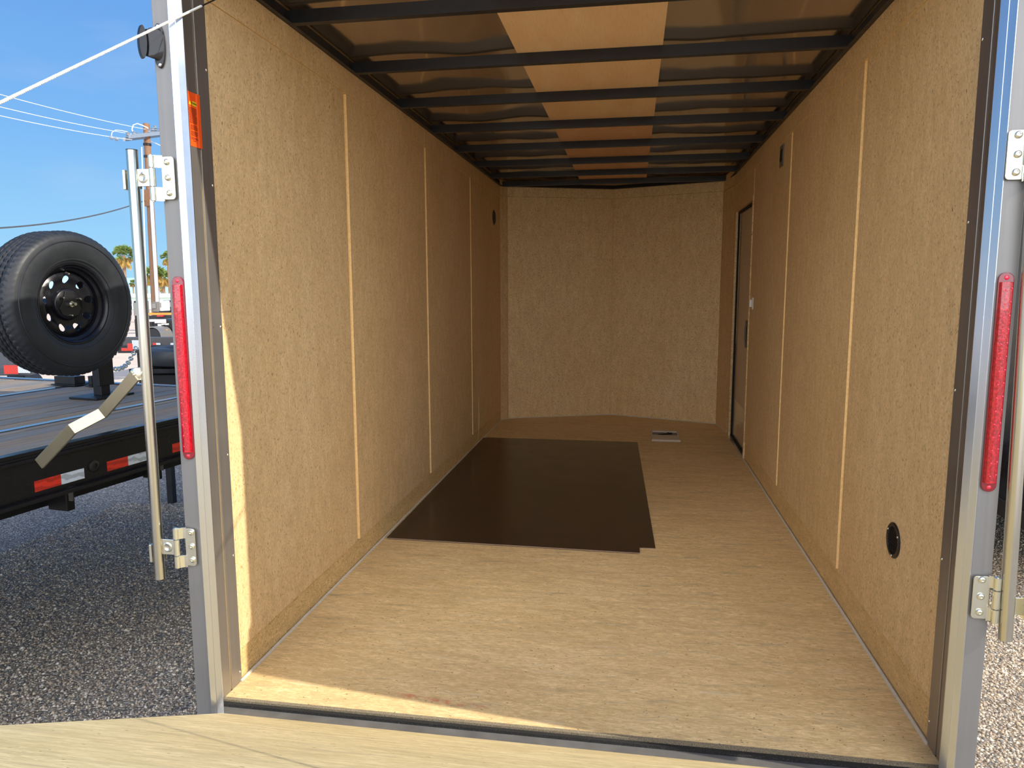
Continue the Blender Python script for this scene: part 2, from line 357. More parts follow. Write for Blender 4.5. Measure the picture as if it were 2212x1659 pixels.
# side walls : backing + proud panels with gaps
GAP = .032; TH = .0125
def side_wall(name, x, sgn, cuts, topz, botz, door=None):
    root = thing(name, None, None, (x, 0, Z0), kind='structure')
    yend = cuts[-1]
    # backing / outer skin, cut round the door
    if door is None:
        bk = MB().box(min(x - sgn * .0135, x - sgn * .055), max(x - sgn * .0135, x - sgn * .055), -.02, yend + .1, Z0 - .05, T + .14)
    else:
        y0, y1, zt = door; xa, xb = sorted((x - sgn * .012, x - sgn * .055)); bk = MB()
        bk.box(xa, xb, -.02, y0, Z0 - .05, T + .14); bk.box(xa, xb, y1, yend + .5, Z0 - .05, T + .14); bk.box(xa, xb, y0, y1, zt, T + .14)
    obj('outer_skin', bk, M['cut_edge'], root)
    for a, b_ in zip(cuts[:-1], cuts[1:]):
        xa, xb = sorted((x - sgn * TH, x)); y0_, y1_ = a + GAP / 2, b_ - GAP / 2
        if a == cuts[0]: y0_ = a
        if door and a < door[1] and b_ > door[0] + .1:
            for (p0, p1, q0, q1) in ((y0_, y1_, door[2] + .03, Z0 + topz - .002), (max(door[1] + .03, y0_), y1_, Z0 + botz, door[2] + .03)):
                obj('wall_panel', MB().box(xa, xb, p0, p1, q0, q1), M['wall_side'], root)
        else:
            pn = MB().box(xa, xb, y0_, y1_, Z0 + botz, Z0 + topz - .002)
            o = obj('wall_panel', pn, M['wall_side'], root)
            o.data.materials.append(M['cut_edge'])
            for p in o.data.polygons:
                if abs(p.normal.y) > .9: p.material_index = 1
    # top strip (proud), bottom strip (recessed)
    xa, xb = sorted((x - sgn * TH, x + sgn * .003)); ts = MB()
    for a, b_ in zip(cuts[:-1:2], cuts[2::2] + ([yend] if len(cuts) % 2 == 0 else [])): ts.box(xa, xb, a, b_ - .003, Z0 + topz, T)
    o = obj('top_strip', ts, M['wall_side'], root); o.data.materials.append(M['cut_edge'])
    for p in o.data.polygons:
        if p.normal.z < -.9: p.material_index = 1
    xa, xb = sorted((x - sgn * .012, x - sgn * .006)); bs = MB()
    if door: bs.box(xa, xb, cuts[0], door[0], Z0, Z0 + botz); bs.box(xa, xb, door[1] + .03, yend, Z0, Z0 + botz)
    else: bs.box(xa, xb, cuts[0], yend, Z0, Z0 + botz)
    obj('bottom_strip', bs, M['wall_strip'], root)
    return root
wl = side_wall('wall_left', 0, 1, [.036, 1.06, 2.26, 3.46, 4.70], 2.058, .105)
DY0, DY1, DZ = 3.43, 4.25, Z0 + 1.845
wr = side_wall('wall_right', W, -1, [.036, .96, 2.20, 3.405, 4.42], 2.058, .128, (DY0, DY1, DZ))

# front V-shaped wall
wf = thing('wall_front', None, None, (1.0, 4.9, Z0), kind='structure')
for i, (a, b_) in enumerate(zip(NOSE[:-1], NOSE[1:])):
    a = Vector((a[0], a[1], 0)); b_ = Vector((b_[0], b_[1], 0)); d = (b_ - a).normalized(); n = Vector((-d.y, d.x, 0))
    g0 = .002 if i in (1, 2) else 0
    p0 = a + d * g0; p1 = b_ - d * g0
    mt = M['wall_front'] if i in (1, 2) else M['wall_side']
    for nm, z0, z1, off in (('nose_panel', Z0, Z0 + 2.075, 0), ('nose_top_strip', Z0 + 2.078, T + .05, .002)):
        q = MB().prism([Vector((p0.x, p0.y, z0)) - n * off, Vector((p1.x, p1.y, z0)) - n * off, Vector((p1.x, p1.y, z1)) - n * off, Vector((p0.x, p0.y, z1)) - n * off], n * .012)
        obj(nm, q, mt, wf)
    e0_, e1_ = a - d * .0 + n * .012, b_ + n * .012
    if i < 3: e1_ = e1_ + d * .04
    if i > 0: e0_ = e0_ - d * .04
    e1_.z = e0_.z = Z0 - .05; up_ = Vector((0, 0, T + .14 - Z0 + .05))
    q = MB().prism([e0_, e1_, e1_ + up_, e0_ + up_], n * .06)
    obj('nose_outer_skin', q, M['cut_edge'], wf)

# ceiling
ce = thing('ceiling', None, None, (1, 2.4, T), kind='structure')
# wavy skin
sk = MB(); nx, ny = 90, 150
for j in range(ny + 1):
    for i in range(nx + 1):
        x = W * i / nx; y = -.02 + 5.2 * j / ny
        e = min(1, min(x, W - x) / .35); e = e * e * (3 - 2 * e)
        z = T + .058 + .010 * e * mnoise.noise(Vector((x * 2.6, y * 1.4, 3))) + .004 * e * mnoise.noise(Vector((x * 5.5, y * 3.1, 8)))
        sk.v.append(Vector((x, y, z)))
for j in range(ny):
    for i in range(nx):
        a = j * (nx + 1) + i; sk.f.append((a, a + nx + 1, a + nx + 2, a + 1))
obj('roof_skin', sk, M['roof_skin'], ce, smooth=True, auto=180)
obj('roof_top', MB().box(-.05, W + .05, -.02, 5.25, T + .080, T + .142), M['aluminium'], ce)
BOWS = [-.06, .545, 1.144, 1.756, 2.375, 3.0, 3.62, 4.20, 4.72]
for y in BOWS:
    q = MB()
    x0, x1 = (.004, W - .004) if y < 4.6 else (.02, W - .03)
    q.box(x0, x1, y - .002, y + .002 + .026, T + .0005, T + .003); q.box(x0, x1, y - .002, y + .002, T + .003, T + .044); q.box(x0, x1, y + .024, y + .028, T + .003, T + .044)
    obj('roof_bow', q, M['bow'], ce)
for (y0, y1, mt) in ((-.02, 2.388, 'plywood'), (2.392, 4.80, 'plywood_pink')):
    obj('ceiling_board', MB().box(.722, 1.312, y0, y1, T + .0445, T + .0475), M[mt], ce)
for x0, x1 in ((-.004, .022), (W - .022, W + .004)):
    q = MB().box(x0, x1, -.02, 4.72, T + .001, T + .006); q.box(x0 if x0 < 1 else x1 - .005, x0 + .005 if x0 < 1 else x1, -.02, 4.72, T + .006, T + .05)
    obj('cove_rail', q, M['bow'], ce)
obj('nose_rail', MB().prism([(.06, 4.77, T + .002), (1.012, 5.125, T + .002), (1.975, 4.77, T + .002), (1.95, 4.74, T + .002), (1.012, 5.09, T + .002), (.08, 4.74, T + .002)], (0, 0, .03)), M['bow'], ce)
for x in (.09, W - .4): obj('clip', MB().box(x, x + .012, -.065, -.06, T + .01, T + .03), M['zinc'], ce)
# header over the opening
hd = thing('trim_1', None, None, (1, -.07, T + .05), kind='structure')
obj('header_beam', MB().box(-.055, W + .055, -.141, -.0205, Z0 + 2.204, Z0 + 2.33), M['steel_grey'], hd, bev=.004)

# jamb posts
def screw(mb, c, ax, r=.0045): mb.ball(Vector(c), r, .55, ax, 10, half=True)
def post(idx, x, s):
    """s=+1: post on the left, jamb faces +x"""
    root = thing('trim_%d' % idx, None, None, (x, -.1, Z0 - .12), kind='structure')
    zb, zt = Z0 - .12, Z0 + 2.204
    X = lambda a, b_: sorted((x + s * a, x + s * b_))
    xa, xb = X(.004, -.0415); obj('outer_post', MB().box(xa, xb, -.1405, -.1365, zb, zt), M['steel_grey'], root, bev=.001)
    xa, xb = X(-.005, -.0405); obj('post_core', MB().box(xa, xb, -.1364, -.021, zb, zt), M['steel_grey'], root, bev=.002)
    xa, xb = X(-.006, .0); obj('jamb_plate', MB().box(xa, xb, -.0775, -.024, zb + .09, zt), M['jamb'], root, bev=.0015)
    xa, xb = X(-.009, .0015); obj('panel_trim', MB().box(xa, xb, -.0185, .038, Z0 + .001, T - .06), M['jamb'], root, bev=.0015)
    xa, xb = X(-.010, -.004); obj('jamb_gap_strip', MB().box(xa, xb, -.0238, -.0186, Z0 + .001, zt - .06), M['cut_edge'], root)
    # rolled corner extrusion with a few ribs
    pr = [(-.0045, -.1362), (.0041, -.1362), (.0041, -.1415), (.006, -.1418), (.0175, -.1300), (.0182, -.1306), (.030, -.1165), (.030, -.1135), (.0045, -.088), (.0035, -.078), (-.0045, -.078)]
    q = MB().prism([(x + s * a, y, zb) for a, y in pr], (0, 0, zt - zb)); obj('corner_extrusion', q, M['aluminium'], root, bev=.0008)
    zz = [Z0 + k for k in ((.035, .42, .74, 1.13, 1.54, 1.86) if s > 0 else (.07, .53, .98, 1.40, 1.83))]
    for z in zz:
        q = MB(); screw(q, (x + s * .0015, .030, z), (s, 0, 0)); obj('trim_screw', q, M['screw'], root, smooth=True)
        if s > 0: q = MB(); screw(q, (x, -.008, z), (s, 0, 0), .0035); obj('trim_screw', q, M['screw'], root, smooth=True)
    for z in ([Z0 + k for k in (.05, .68, 1.16, 1.80)] if s > 0 else [Z0 + k for k in (.03, .72, 1.17, 1.7)]):
        q = MB(); screw(q, (x + s * .004, -.083 if s > 0 else -.07, z), (s, 0, 0), .0048); obj('post_screw', q, M['screw'], root, smooth=True)
    return root
post(2, 0, 1); post(3, W, -1)
# caulk beads
for i, path in enumerate(([(.002, .03, Z0 + .002), (.002, 4.70, Z0 + .002)], [(W - .002, .03, Z0 + .002), (W - .002, 3.40, Z0 + .002)], [(p[0], p[1] - .008, Z0 + .002) for p in NOSE])):
    pts = []
    for a, b_ in zip(path[:-1], path[1:]):
        k = max(2, int((Vector(b_) - Vector(a)).length / .08))
        for j in range(k): pts.append(Vector(a).lerp(Vector(b_), j / k) + Vector((rnd.uniform(-.0008, .0008), 0, 0)))
    pts.append(Vector(path[-1]))
    obj('trim_%d' % (4 + i), MB().tube(pts, .0055, 8), M['caulk'], kind='structure', smooth=True)

# side door in right wall
dr = thing('door_1', None, None, (W, DY0, Z0), kind='structure')
obj('door_leaf', MB().box(W + .028, W + .05, DY0 + .005, DY1 - .02, Z0 + .012, DZ - .012), M['door_skin'], dr)
fr = MB(); fr.box(W - .006, W + .03, DY1 - .002, DY1 + .03, Z0 + .0, DZ + .03); fr.box(W - .006, W + .03, DY0 - .022, DY0, Z0, DZ + .03); fr.box(W - .006, W + .03, DY0, DY1, DZ, DZ + .03)
obj('door_frame', fr, M['wall_side'], dr)
se = MB(); se.box(W + .012, W + .0275, DY1 - .02, DY1 - .003, Z0 + .005, DZ - .001); se.box(W + .012, W + .0275, DY0 + .001, DY1, DZ - .018, DZ - .001); se.box(W + .01, W + .0275, DY0 + .001, DY1 - .003, Z0 + .001, Z0 + .016)
obj('door_seal', se, M['seal'], dr)
kp = obj('kick_plate', MB().box(W + .0255, W + .0279, DY0 + .03, DY1 - .05, Z0 + .018, Z0 + .33), M['kick'], dr)
for k in range(10):
    q = MB(); screw(q, (W + .0255, DY0 + .045 + k * .073, Z0 + .322), (-1, 0, 0), .004); obj('rivet', q, M['screw'], kp, smooth=True)
hn = obj('door_handle', MB().box(W + .002, W + .0279, DY0 + .09, DY0 + .17, Z0 + .80, Z0 + 1.0), M['black_plastic'], dr, bev=.004)
obj('latch_paddle', MB().box(W - .005, W + .0019, DY0 + .11, DY0 + .15, Z0 + .84, Z0 + .955), M['grey_plate'], hn, bev=.003)
obj('threshold', MB().box(W - .012, W + .02, DY0 - .02, DY1 + .03, Z0 + .0003, Z0 + .004), M['kick'], dr)
for z, y in ((1.42, DY0 + .45), (.93, DY0 + .25)):
    q = MB(); screw(q, (W + .028, y, Z0 + z), (-1, 0, 0), .005); obj('door_screw', q, M['screw'], dr, smooth=True)

# ground
obj('ground', MB().box(-160, 160, -60, 260, -.3, 0), M['lot'], kind='structure')
gp = MB(); gp.add([(-7, -5, .004), (9, -5, .004), (9, 9, .004), (-7, 9, .004)], [(0, 1, 2, 3)])
obj('ground_gravel', gp, M['gravel'], kind='structure')
hl = MB(); pts = []
for i in range(61):
    a = math.radians(-75 + i * 2.5); pts.append((math.sin(a) * 900, math.cos(a) * 900, 9 + 14 * (.5 + .5 * mnoise.noise(Vector((i * .3, 0, 0))))))
for i, p in enumerate(pts): hl.v += [Vector((p[0], p[1], -4)), Vector(p), Vector((p[0] * 1.1, p[1] * 1.1, -4))]
for i in range(60): k = i * 3; hl.f += [(k, k + 3, k + 4, k + 1), (k + 1, k + 4, k + 5, k + 2)]
obj('hills', hl, M['hill'], kind='structure')

# loose gravel stones (two patches that the photo shows close up)
def stones(name, rect, n, seed, label, skip=None):
    rs = np.random.RandomState(seed)
    x = rs.uniform(rect[0], rect[1], n); y = rs.uniform(rect[2], rect[3], n)
    base = np.array([(1, 0, 0), (0, 1, 0), (-1, 0, 0), (0, -1, 0), (0, 0, 1), (0, 0, -1)], float)
    fc = np.array([(0, 1, 4), (1, 2, 4), (2, 3, 4), (3, 0, 4), (1, 0, 5), (2, 1, 5), (3, 2, 5), (0, 3, 5)])
    ang = rs.uniform(0, 6.28, n); s = rs.gamma(5, .0009, n) + .0024
    v = base[None] * (1 + rs.uniform(-.35, .35, (n, 6, 1)))
    v *= (s[:, None] * np.stack([np.ones(n), rs.uniform(.55, .95, n), rs.uniform(.45, .8, n)], 1))[:, None, :]
    ca, sa = np.cos(ang)[:, None], np.sin(ang)[:, None]
    X = v[..., 0] * ca - v[..., 1] * sa; Y = v[..., 0] * sa + v[..., 1] * ca
    V = np.stack([X + x[:, None], Y + y[:, None], v[..., 2] + .005], -1).reshape(-1, 3)
    Fc = (fc[None] + (np.arange(n) * 6)[:, None, None]).reshape(-1, 3)
    me = bpy.data.meshes.new(name); me.vertices.add(len(V)); me.vertices.foreach_set('co', V.ravel())
    me.loops.add(len(Fc) * 3); me.loops.foreach_set('vertex_index', Fc.ravel().astype(np.int32))
    me.polygons.add(len(Fc)); me.polygons.foreach_set('loop_start', np.arange(0, len(Fc) * 3, 3, dtype=np.int32)); me.polygons.foreach_set('loop_total', np.full(len(Fc), 3, dtype=np.int32))
    for i in range(7): me.materials.append(M['peb%d' % i])
    me.polygons.foreach_set('material_index', np.repeat(rs.randint(0, 7, n), 8).astype(np.int32)); me.update(calc_edges=True)
    o = bpy.data.objects.new(name, me); link(o, None, (0, 0, 0)); o['kind'] = 'stuff'; o['label'] = label; o['category'] = 'gravel'
stones('loose_gravel', (2.35, 4.6, -.6, 4.6), 64000, 3, 'pinkish grey loose gravel on the ground right of the enclosed trailer')
stones('loose_gravel', (-2.9, -.12, -.7, 3.2), 64000, 4, 'shaded dark grey loose gravel left of the enclosed trailer')

# ------------------------------------------------------------------ ramp door
th = math.radians(30.2); RD = Vector((0, -math.cos(th), math.sin(th))); RN = Vector((0, math.sin(th), math.cos(th)))
R0 = Vector((0, -.150, Z0 + .008))
ramp = thing('ramp_door', 'wooden ramp door tilted up in front of the trailer opening, pale and sunlit', 'ramp', (1.0, -.15, Z0))
RL = 1.98; x0, x1 = .045, W - .03
q = MB().prism([Vector((x0, 0, 0)) + R0, Vector((x1, 0, 0)) + R0, Vector((x1, 0, 0)) + R0 + RD * RL, Vector((x0, 0, 0)) + R0 + RD * RL], -RN * .014)
obj('ramp_board', q, M['ramp'], ramp)
q = MB().prism([Vector((x0 + .01, 0, 0)) + R0 + RD * .02 - RN * .015, Vector((x1 - .01, 0, 0)) + R0 + RD * .02 - RN * .015, Vector((x1 - .01, 0, 0)) + R0 + RD * (RL - .01) - RN * .015, Vector((x0 + .01, 0, 0)) + R0 + RD * (RL - .01) - RN * .015], -RN * .035)
obj('ramp_skin', q, M['steel_grey'], ramp)
q = MB().tube([(x0 + .02, -.146, Z0 - .022), (x1 - .02, -.146, Z0 - .022)], .008, 10); obj('hinge_rod', q, M['sill_smooth'], ramp, smooth=True)

# ------------------------------------------------------------------ lift cables
def twist(a, b_, r, pitch, n=3):
    a = Vector(a); b_ = Vector(b_); L = (b_ - a).length; t = (b_ - a) / L; o1 = t.orthogonal().normalized(); o2 = t.cross(o1); q = MB(); k = int(L / pitch * 8)
    for j in range(n):
        q.tube([a + t * L * i / k + (o1 * math.cos(6.2832 * (L * i / k / pitch + j / n)) + o2 * math.sin(6.2832 * (L * i / k / pitch + j / n))) * r * .5 for i in range(k + 1)], r * .62, 6)
    return q
def cable(xc, ptop, pbot, split, lab):
    t = thing('lift_cable', lab, 'cable', pbot); a, b_ = Vector(ptop), Vector(pbot); mid = a.lerp(b_, split)
    obj('bare_cable', MB().tube([a, mid], .0022, 8), M['dark_cable'], t, smooth=True)
    obj('coated_rope', twist(mid, b_, .0030, .016), M['white_rope'], t, smooth=True)
    obj('eye_bolt', MB().tube([b_ + Vector((0, 0, .004)), b_ - RN * .03], .005, 8), M['zinc'], t, smooth=True)
    return t
pa = at(455, 0, 1, .03); pm = at(400, 30, 0, pa.x + .002)
# second point on the sight plane through (400,30),(0,222) at the ramp edge
def ray(u, v): return (RGT * ((u - 1106) / F_PX) + FWD - UPV * ((v - 829.5) / F_PX))
nrm = ray(400, 30).cross(ray(0, 222))
e0 = Vector((.05, 0, 0)) + R0 + RN * .006; tt = nrm.dot(CAM - e0) / nrm.dot(RD); tt = max(1.2, min(1.93, tt))
pb = e0 + RD * tt
# top end: slide along the ceiling line x=.03,y free so that it stays in the sight plane
k0 = Vector((.035, 0, T - .03)); ty = nrm.dot(CAM - k0) / nrm.dot(Vector((0, 1, 0))); pt = Vector((.035, min(max(ty, -.12), .5), T - .03))
Ls = (pb - pt); f = (at(400, 30, 1, -.02) - pt).length / Ls.length
cable(.03, pt, pb, max(.03, min(.5, nrm and f)), 'white twisted lift rope running from the left post up into the trailer')
print('CABLE', pt, pb, tt, ty, f)
pt2 = Vector((W - .035, pt.y, pt.z)); pb2 = Vector((W - .05, pb.y, pb.z))
cable(W - .03, pt2, pb2, .12, 'white twisted lift rope on the right side of the ramp door')

# ------------------------------------------------------------------ hinges and cam bars
YP = -.147
def bolt(c, ax, r=.0085):
    c = Vector(c); ax = Vector(ax); q = MB(); q.lathe([(r, 0), (r, .0012), (r * .93, .0035), (r * .6, .0055), (r * .42, .0058), (r * .38, .0035), (1e-5, .0035)], c, ax, 16); return q
def hinge(px, bar):
    """px: dict of photo pixel x/y measured on the post plane"""
    p = lambda u, v, y=YP: at(u, v, 1, y)
    c = p(*px['plate'][0]); c2 = p(*px['plate'][1]); s = px['s']     # s=+1 plate right of barrel
    xA, xB = sorted((c.x, c2.x)); zA, zB = sorted((c.z, c2.z))
    r = .008; pts = []
    for cx, cz, a0 in ((xB - r, zB - r, 0), (xA + r, zB - r, 90), (xA + r, zA + r, 180), (xB - r, zA + r, 270)):
        for k in range(5): a = math.radians(a0 + k * 22.5); pts.append(Vector((cx + r * math.cos(a), YP - .0035, cz + r * math.sin(a))))
    t = obj('door_hinge', MB().prism(pts, (0, .0035, 0)), M['zinc'], bar, bev=.0006)
    for u, v in px['bolts']: q = p(u, v, YP - .0035); obj('bolt', bolt(q, (0, -1, 0)), M['zinc'], t, smooth=True)
    bx = p(*px['barrel']).x; rb = .0085; yb = YP - .013; hh = zB - zA
    segs = ((zB - hh * .26, zB + .003), (zA + hh * .30, zB - hh * .275), (zA - .004, zA + hh * .285))
    for i, (za, zb) in enumerate(segs): obj('knuckle', MB().lathe([(rb * .55, 0), (rb, .0008), (rb, zb - za - .0008), (rb * .55, zb - za)], (bx, yb, za), (0, 0, 1), 18), M['zinc'], t, smooth=True)
    obj('hinge_pin', MB().tube([(bx, yb, zA - .006), (bx, yb, zB + .005)], .004, 8), M['zinc_dull'], t)
    for za, zb in (segs[0], segs[2]):
        xe = xA if s > 0 else xB; q = MB()
        pr = [(bx + s * .005, yb - .003), (xe - s * .004, YP - .0060), (xe + s * .004, YP - .0040), (xe + s * .004, YP - .0002), (bx + s * .006, yb + .004)]
        q.prism([(a, y, za) for a, y in pr], (0, 0, zb - za)); obj('leaf_wing', q, M['zinc'], t)
    # strap from middle knuckle to the pipe
    za, zb = segs[1]; ex = bx - s * px['strap']; zc = (za + zb) / 2; n = 12; q = MB(); fr, bk = [], []
    q = MB().box(min(bx - s * .004, ex), max(bx - s * .004, ex), yb - .0015, yb + .0025, za + .001, zb - .001); obj('strap', q, M['zinc'], t, bev=.0008)
    q = MB().lathe([(.015, 0), (.0145, .001), (.0105, .0025), (.0085, .0010), (1e-5, .0008)], (bx - s * .027, yb - .0015, zc), (0, -1, 0), 20); obj('dimple', q, M['zinc'], t, smooth=True)
    # clip behind the pipe
    cx = ex - s * px['clipw']; cz = px['clipz']
    q = MB().box(min(cx - s * .004, ex), max(cx - s * .004, ex), yb + .0195, yb + .0235, zc - .022 + cz, zc + .022 + cz)
    q.box(min(cx, cx - s * .008), max(cx, cx - s * .008), yb - .004, yb + .0232, zc - .026 + cz, zc + .026 + cz); obj('clip', q, M['zinc'], t, bev=.0012)
    return t, bx, yb
def cam_bar(a, b_, r, lab, handle=None, s=1):
    a, b_ = Vector(a), Vector(b_); t = thing('cam_bar', lab, 'door bar', b_)
    obj('pipe', MB().tube([a.lerp(b_, k / 8) for k in range(9)], r, 24), M['zinc_dull'], t, smooth=True)
    obj('end_cap', MB().tube([a, a + (a - b_).normalized() * .002], r * 1.01, 24), M['black_plastic'], t)
    if handle:
        hb, piv, w_ = handle; h = obj('handle', hb, M['zinc_warm'], t, bev=.001)
        q = MB().lathe([(.017, 0), (.017, .004), (.013, .006), (1e-5, .006)], piv, (0, -1, 0), 20); q.box(piv.x - .002, piv.x + .016, piv.y - .002, piv.y + .003, piv.z - .016, piv.z + .018)
        hh = obj('handle_bracket', q, M['zinc'], t, smooth=True); obj('pivot_bolt', bolt(piv + Vector((0, -.006, 0)), (0, -1, 0), .005), M['zinc'], hh, smooth=True)
    return t
YB = YP - .0125
a = at(284.5, 325, 1, YB); b_ = at(346.5, 1249, 1, YB)
# handle: bent flat bar
hp = [(293, 811, -.176), (222, 892, -.158), (157, 926, -.180), (85, 1002, -.164)]
P3 = [at(u, v, 1, y) for u, v, y in hp]; wv = (at(230, 902, 1, -.16) - at(214, 882, 1, -.16)).normalized() * .0165
hb = MB(); tn = Vector((0, .0045, 0))
P3 = [Vector(p) for p in P3]
for i, p in enumerate(P3):
    hb.v += [p - wv - tn, p + wv - tn, p + wv + tn, p - wv + tn]
for i in range(3):
    k = i * 4
    for j in range(4): hb.f.append((k + j, k + (j + 1) % 4, k + 4 + (j + 1) % 4, k + 4 + j))
hb.f += [(3, 2, 1, 0), (12, 13, 14, 15)]
BARL = cam_bar(a, b_, .0148, 'tall zinc pipe with a bent flat handle beside the left post', (hb, at(294, 808, 1, -.172), None))
a2 = at(2240, 330, 1, YB - .002); b2 = at(2171, 1381, 1, YB - .002)
BARR = cam_bar(a2, b2, .0155, 'zinc pipe hanging beside the right post, ending above the gravel', None)

HL = [hinge(dict(s=1, plate=((349, 339), (381, 431)), bolts=((360, 350), (363, 384), (366, 417)), barrel=(336, 384), strap=.048, clipw=.030, clipz=-.004), BARL),
      hinge(dict(s=1, plate=((400, 1141), (426, 1222)), bolts=((413, 1150), (415, 1180), (417, 1209)), barrel=(388, 1180), strap=.048, clipw=.030, clipz=-.022), BARL),
      hinge(dict(s=-1, plate=((2178, 282), (2210, 388)), bolts=((2200, 291), (2198, 333), (2194, 372)), barrel=(2221, 335), strap=.036, clipw=.028, clipz=0), BARR),
      hinge(dict(s=-1, plate=((2103, 1243), (2131, 1336)), bolts=((2121, 1252), (2118, 1288), (2115, 1322)), barrel=(2146, 1290), strap=.036, clipw=.028, clipz=-.022), BARR)]

# ------------------------------------------------------------------ tail lamps
def stadium(cx, cz, y, hw, hh, n=10):
    return [Vector((cx + hw * math.cos(math.pi * k / n), y, cz + hh - hw + hw * math.sin(math.pi * k / n))) for k in range(n + 1)] + [Vector((cx - hw * math.cos(math.pi * k / n), y, cz - hh + hw - hw * math.sin(math.pi * k / n))) for k in range(n + 1)]
def tail_lamp(top, bot, lab):
    a, b_ = at(*top, 1, YP - .0), at(*bot, 1, YP); cx = (a.x + b_.x) / 2; cz = (a.z + b_.z) / 2; hh = (a.z - b_.z) / 2; hw = .0165
    cx = cx
    t = thing('tail_lamp', lab, 'lamp', (cx, YP, b_.z))
    y0 = -.1408
    obj('base', MB().prism(stadium(cx, cz, y0, hw, hh), (0, -.006, 0)), M['red_base'], t, bev=.0015)
    l_ = obj('lens', MB().prism([(cx + p, y, cz - hh + .022) for p, y in ((-hw * .88, y0 - .0062), (-hw * .7, y0 - .014), (-hw * .2, y0 - .0165), (hw * .2, y0 - .0165), (hw * .7, y0 - .014), (hw * .88, y0 - .0062))], (0, 0, 2 * hh - .044)), M['red_lens'], t, bev=.0012)
    for k in range(15):
        z = cz - hh + .04 + k * (2 * hh - .08) / 14; q = MB()
        for dx in (-.004, .008): q.ball((cx + dx, y0 - .0160, z + (dx > 0) * .004), .0022, .6, (0, -1, 0), 8, half=True)
        obj('diode', q, M['red_diode'], l_, smooth=True)
    for z in (cz + hh - .012, cz - hh + .012): q = MB(); screw(q, (cx, y0 - .006, z), (0, -1, 0), .0055); obj('screw', q, M['red_diode'], t, smooth=True)
tail_lamp((385, 597), (404, 993), 'long red light bar mounted on the left post')
tail_lamp((2172, 588), (2139, 1063), 'long red light bar mounted on the right post, its diodes visible')
# tape marker lamp at the top left
mk = at(347, 100, 1, -.1405)
t = thing('marker_lamp', 'black hooded marker lamp screwed to the upper left post', 'lamp', (mk.x, mk.y, mk.z - .05))
def oval(cx, cz, y, a, b_, n=28): return [Vector((cx + a * math.cos(6.2832 * k / n), y, cz + b_ * math.sin(6.2832 * k / n))) for k in range(n)]
MX = mk.x - .002
obj('base', MB().prism(oval(MX, mk.z, -.1405, .017, .056), (0, -.006, 0)), M['black_plastic'], t, bev=.002)
q = MB(); rings = []
for k, (dx, dy, a_, b__) in enumerate(((0, -.0062, .0155, .040), (-.006, -.012, .0155, .040), (-.016, -.017, .014, .037), (-.027, -.020, .010, .033))):
    rings.append(oval(MX + dx, mk.z + .004, -.1405 + dy, a_, b__))
for r_ in rings: q.v += r_
for i in range(3):
    for j in range(28): q.f.append((i * 28 + j, i * 28 + (j + 1) % 28, (i + 1) * 28 + (j + 1) % 28, (i + 1) * 28 + j))
q.f.append(tuple(range(84, 112))); obj('lens', q, M['smoke_lens'], t, smooth=True)
q = MB(); o1 = oval(MX - .030, mk.z + .006, -.166, .012, .042); q.prism(o1, (-.010, .006, 0)); obj('hood', q, M['black_plastic'], t, bev=.002)
for dz in (.048, -.048): q = MB(); screw(q, (MX, -.1465, mk.z + dz), (0, -1, 0), .0052); obj('screw', q, M['screw'], t, smooth=True)

# ------------------------------------------------------------------ warning sticker on the left jamb
zs1, zs0 = at(408, 197, 0, 0).z, at(418, 315, 0, 0).z
ST = thing('warning_sticker', 'orange warning sticker with yellow heading on the inner left jamb', 'sticker', (0.001, -.045, zs0))
q = MB()
ys = [-.068, -.055, -.045, -.032, -.027, -.022, -.015]; xs = [.0008, .0008, .0008, .0008, .0030, .0030, .0030]
for y, x_ in zip(ys, xs): q.v += [Vector((x_, y, zs0 - .002)), Vector((x_, y, zs1)), Vector((x_ - .0006, y, zs0 - .002)), Vector((x_ - .0006, y, zs1))]
for i in range(6):
    k = i * 4; q.f += [(k, k + 4, k + 5, k + 1), (k + 3, k + 7, k + 6, k + 2), (k + 1, k + 5, k + 7, k + 3), (k, k + 2, k + 6, k + 4)]
q.f += [(0, 1, 3, 2), (24, 26, 27, 25)]
obj('label_sheet', q, M['orange'], ST)
hz = zs1 - zs0
def lineb(mb, z, y0, y1, h=.0014, x_=.0014): mb.box(x_ - .0003, x_, y0, y1, z, z + h)
q = MB().prism([(.0012, -.066, zs1 - hz * .24), (.0012, -.055, zs1 - hz * .24), (.0012, -.0605, zs1 - hz * .17)], (.0004, 0, 0)); obj('warning_triangle', q, M['yellow'], ST)
pts = []
for cy, a0 in ((-.027, -90), (-.047, 90)):
    for k in range(7): a = math.radians(a0 + 30 * k); pts.append(Vector((.0012, cy + .006 * math.cos(a), zs1 - hz * .205 + .006 * math.sin(a))))
pill = obj('heading_pill', MB().prism(pts, (.0003, 0, 0)), M['yellow'], ST)
q = MB()
for k in range(26):
    z = zs1 - hz * (.30 + .60 * k / 26)
    if k in (13, 18, 23): continue
    lineb(q, z, -.066 + (.003 if k > 12 else 0), -.027 - rnd.uniform(0, .008), .0011)
lineb(q, zs0 + hz * .09, -.055, -.04, .0014)
obj('small_print', q, M['print'], ST)
cu = bpy.data.curves.new('heading_text', 'FONT'); cu.body = 'WARNING'; cu.size = .0078; cu.extrude = .0001; cu.align_x = 'CENTER'; cu.align_y = 'CENTER'
to = bpy.data.objects.new('heading_text', cu); COL.objects.link(to); WL[to.name] = Vector((.0019, -.037, zs1 - hz * .205)); to.parent = pill; to.location = WL[to.name] - WL[ST.name]
WL[pill.name] = WL[ST.name]
to.rotation_euler = (math.pi / 2, 0, math.pi / 2); cu.materials.append(M['ink'])
bpy.context.view_layer.update()
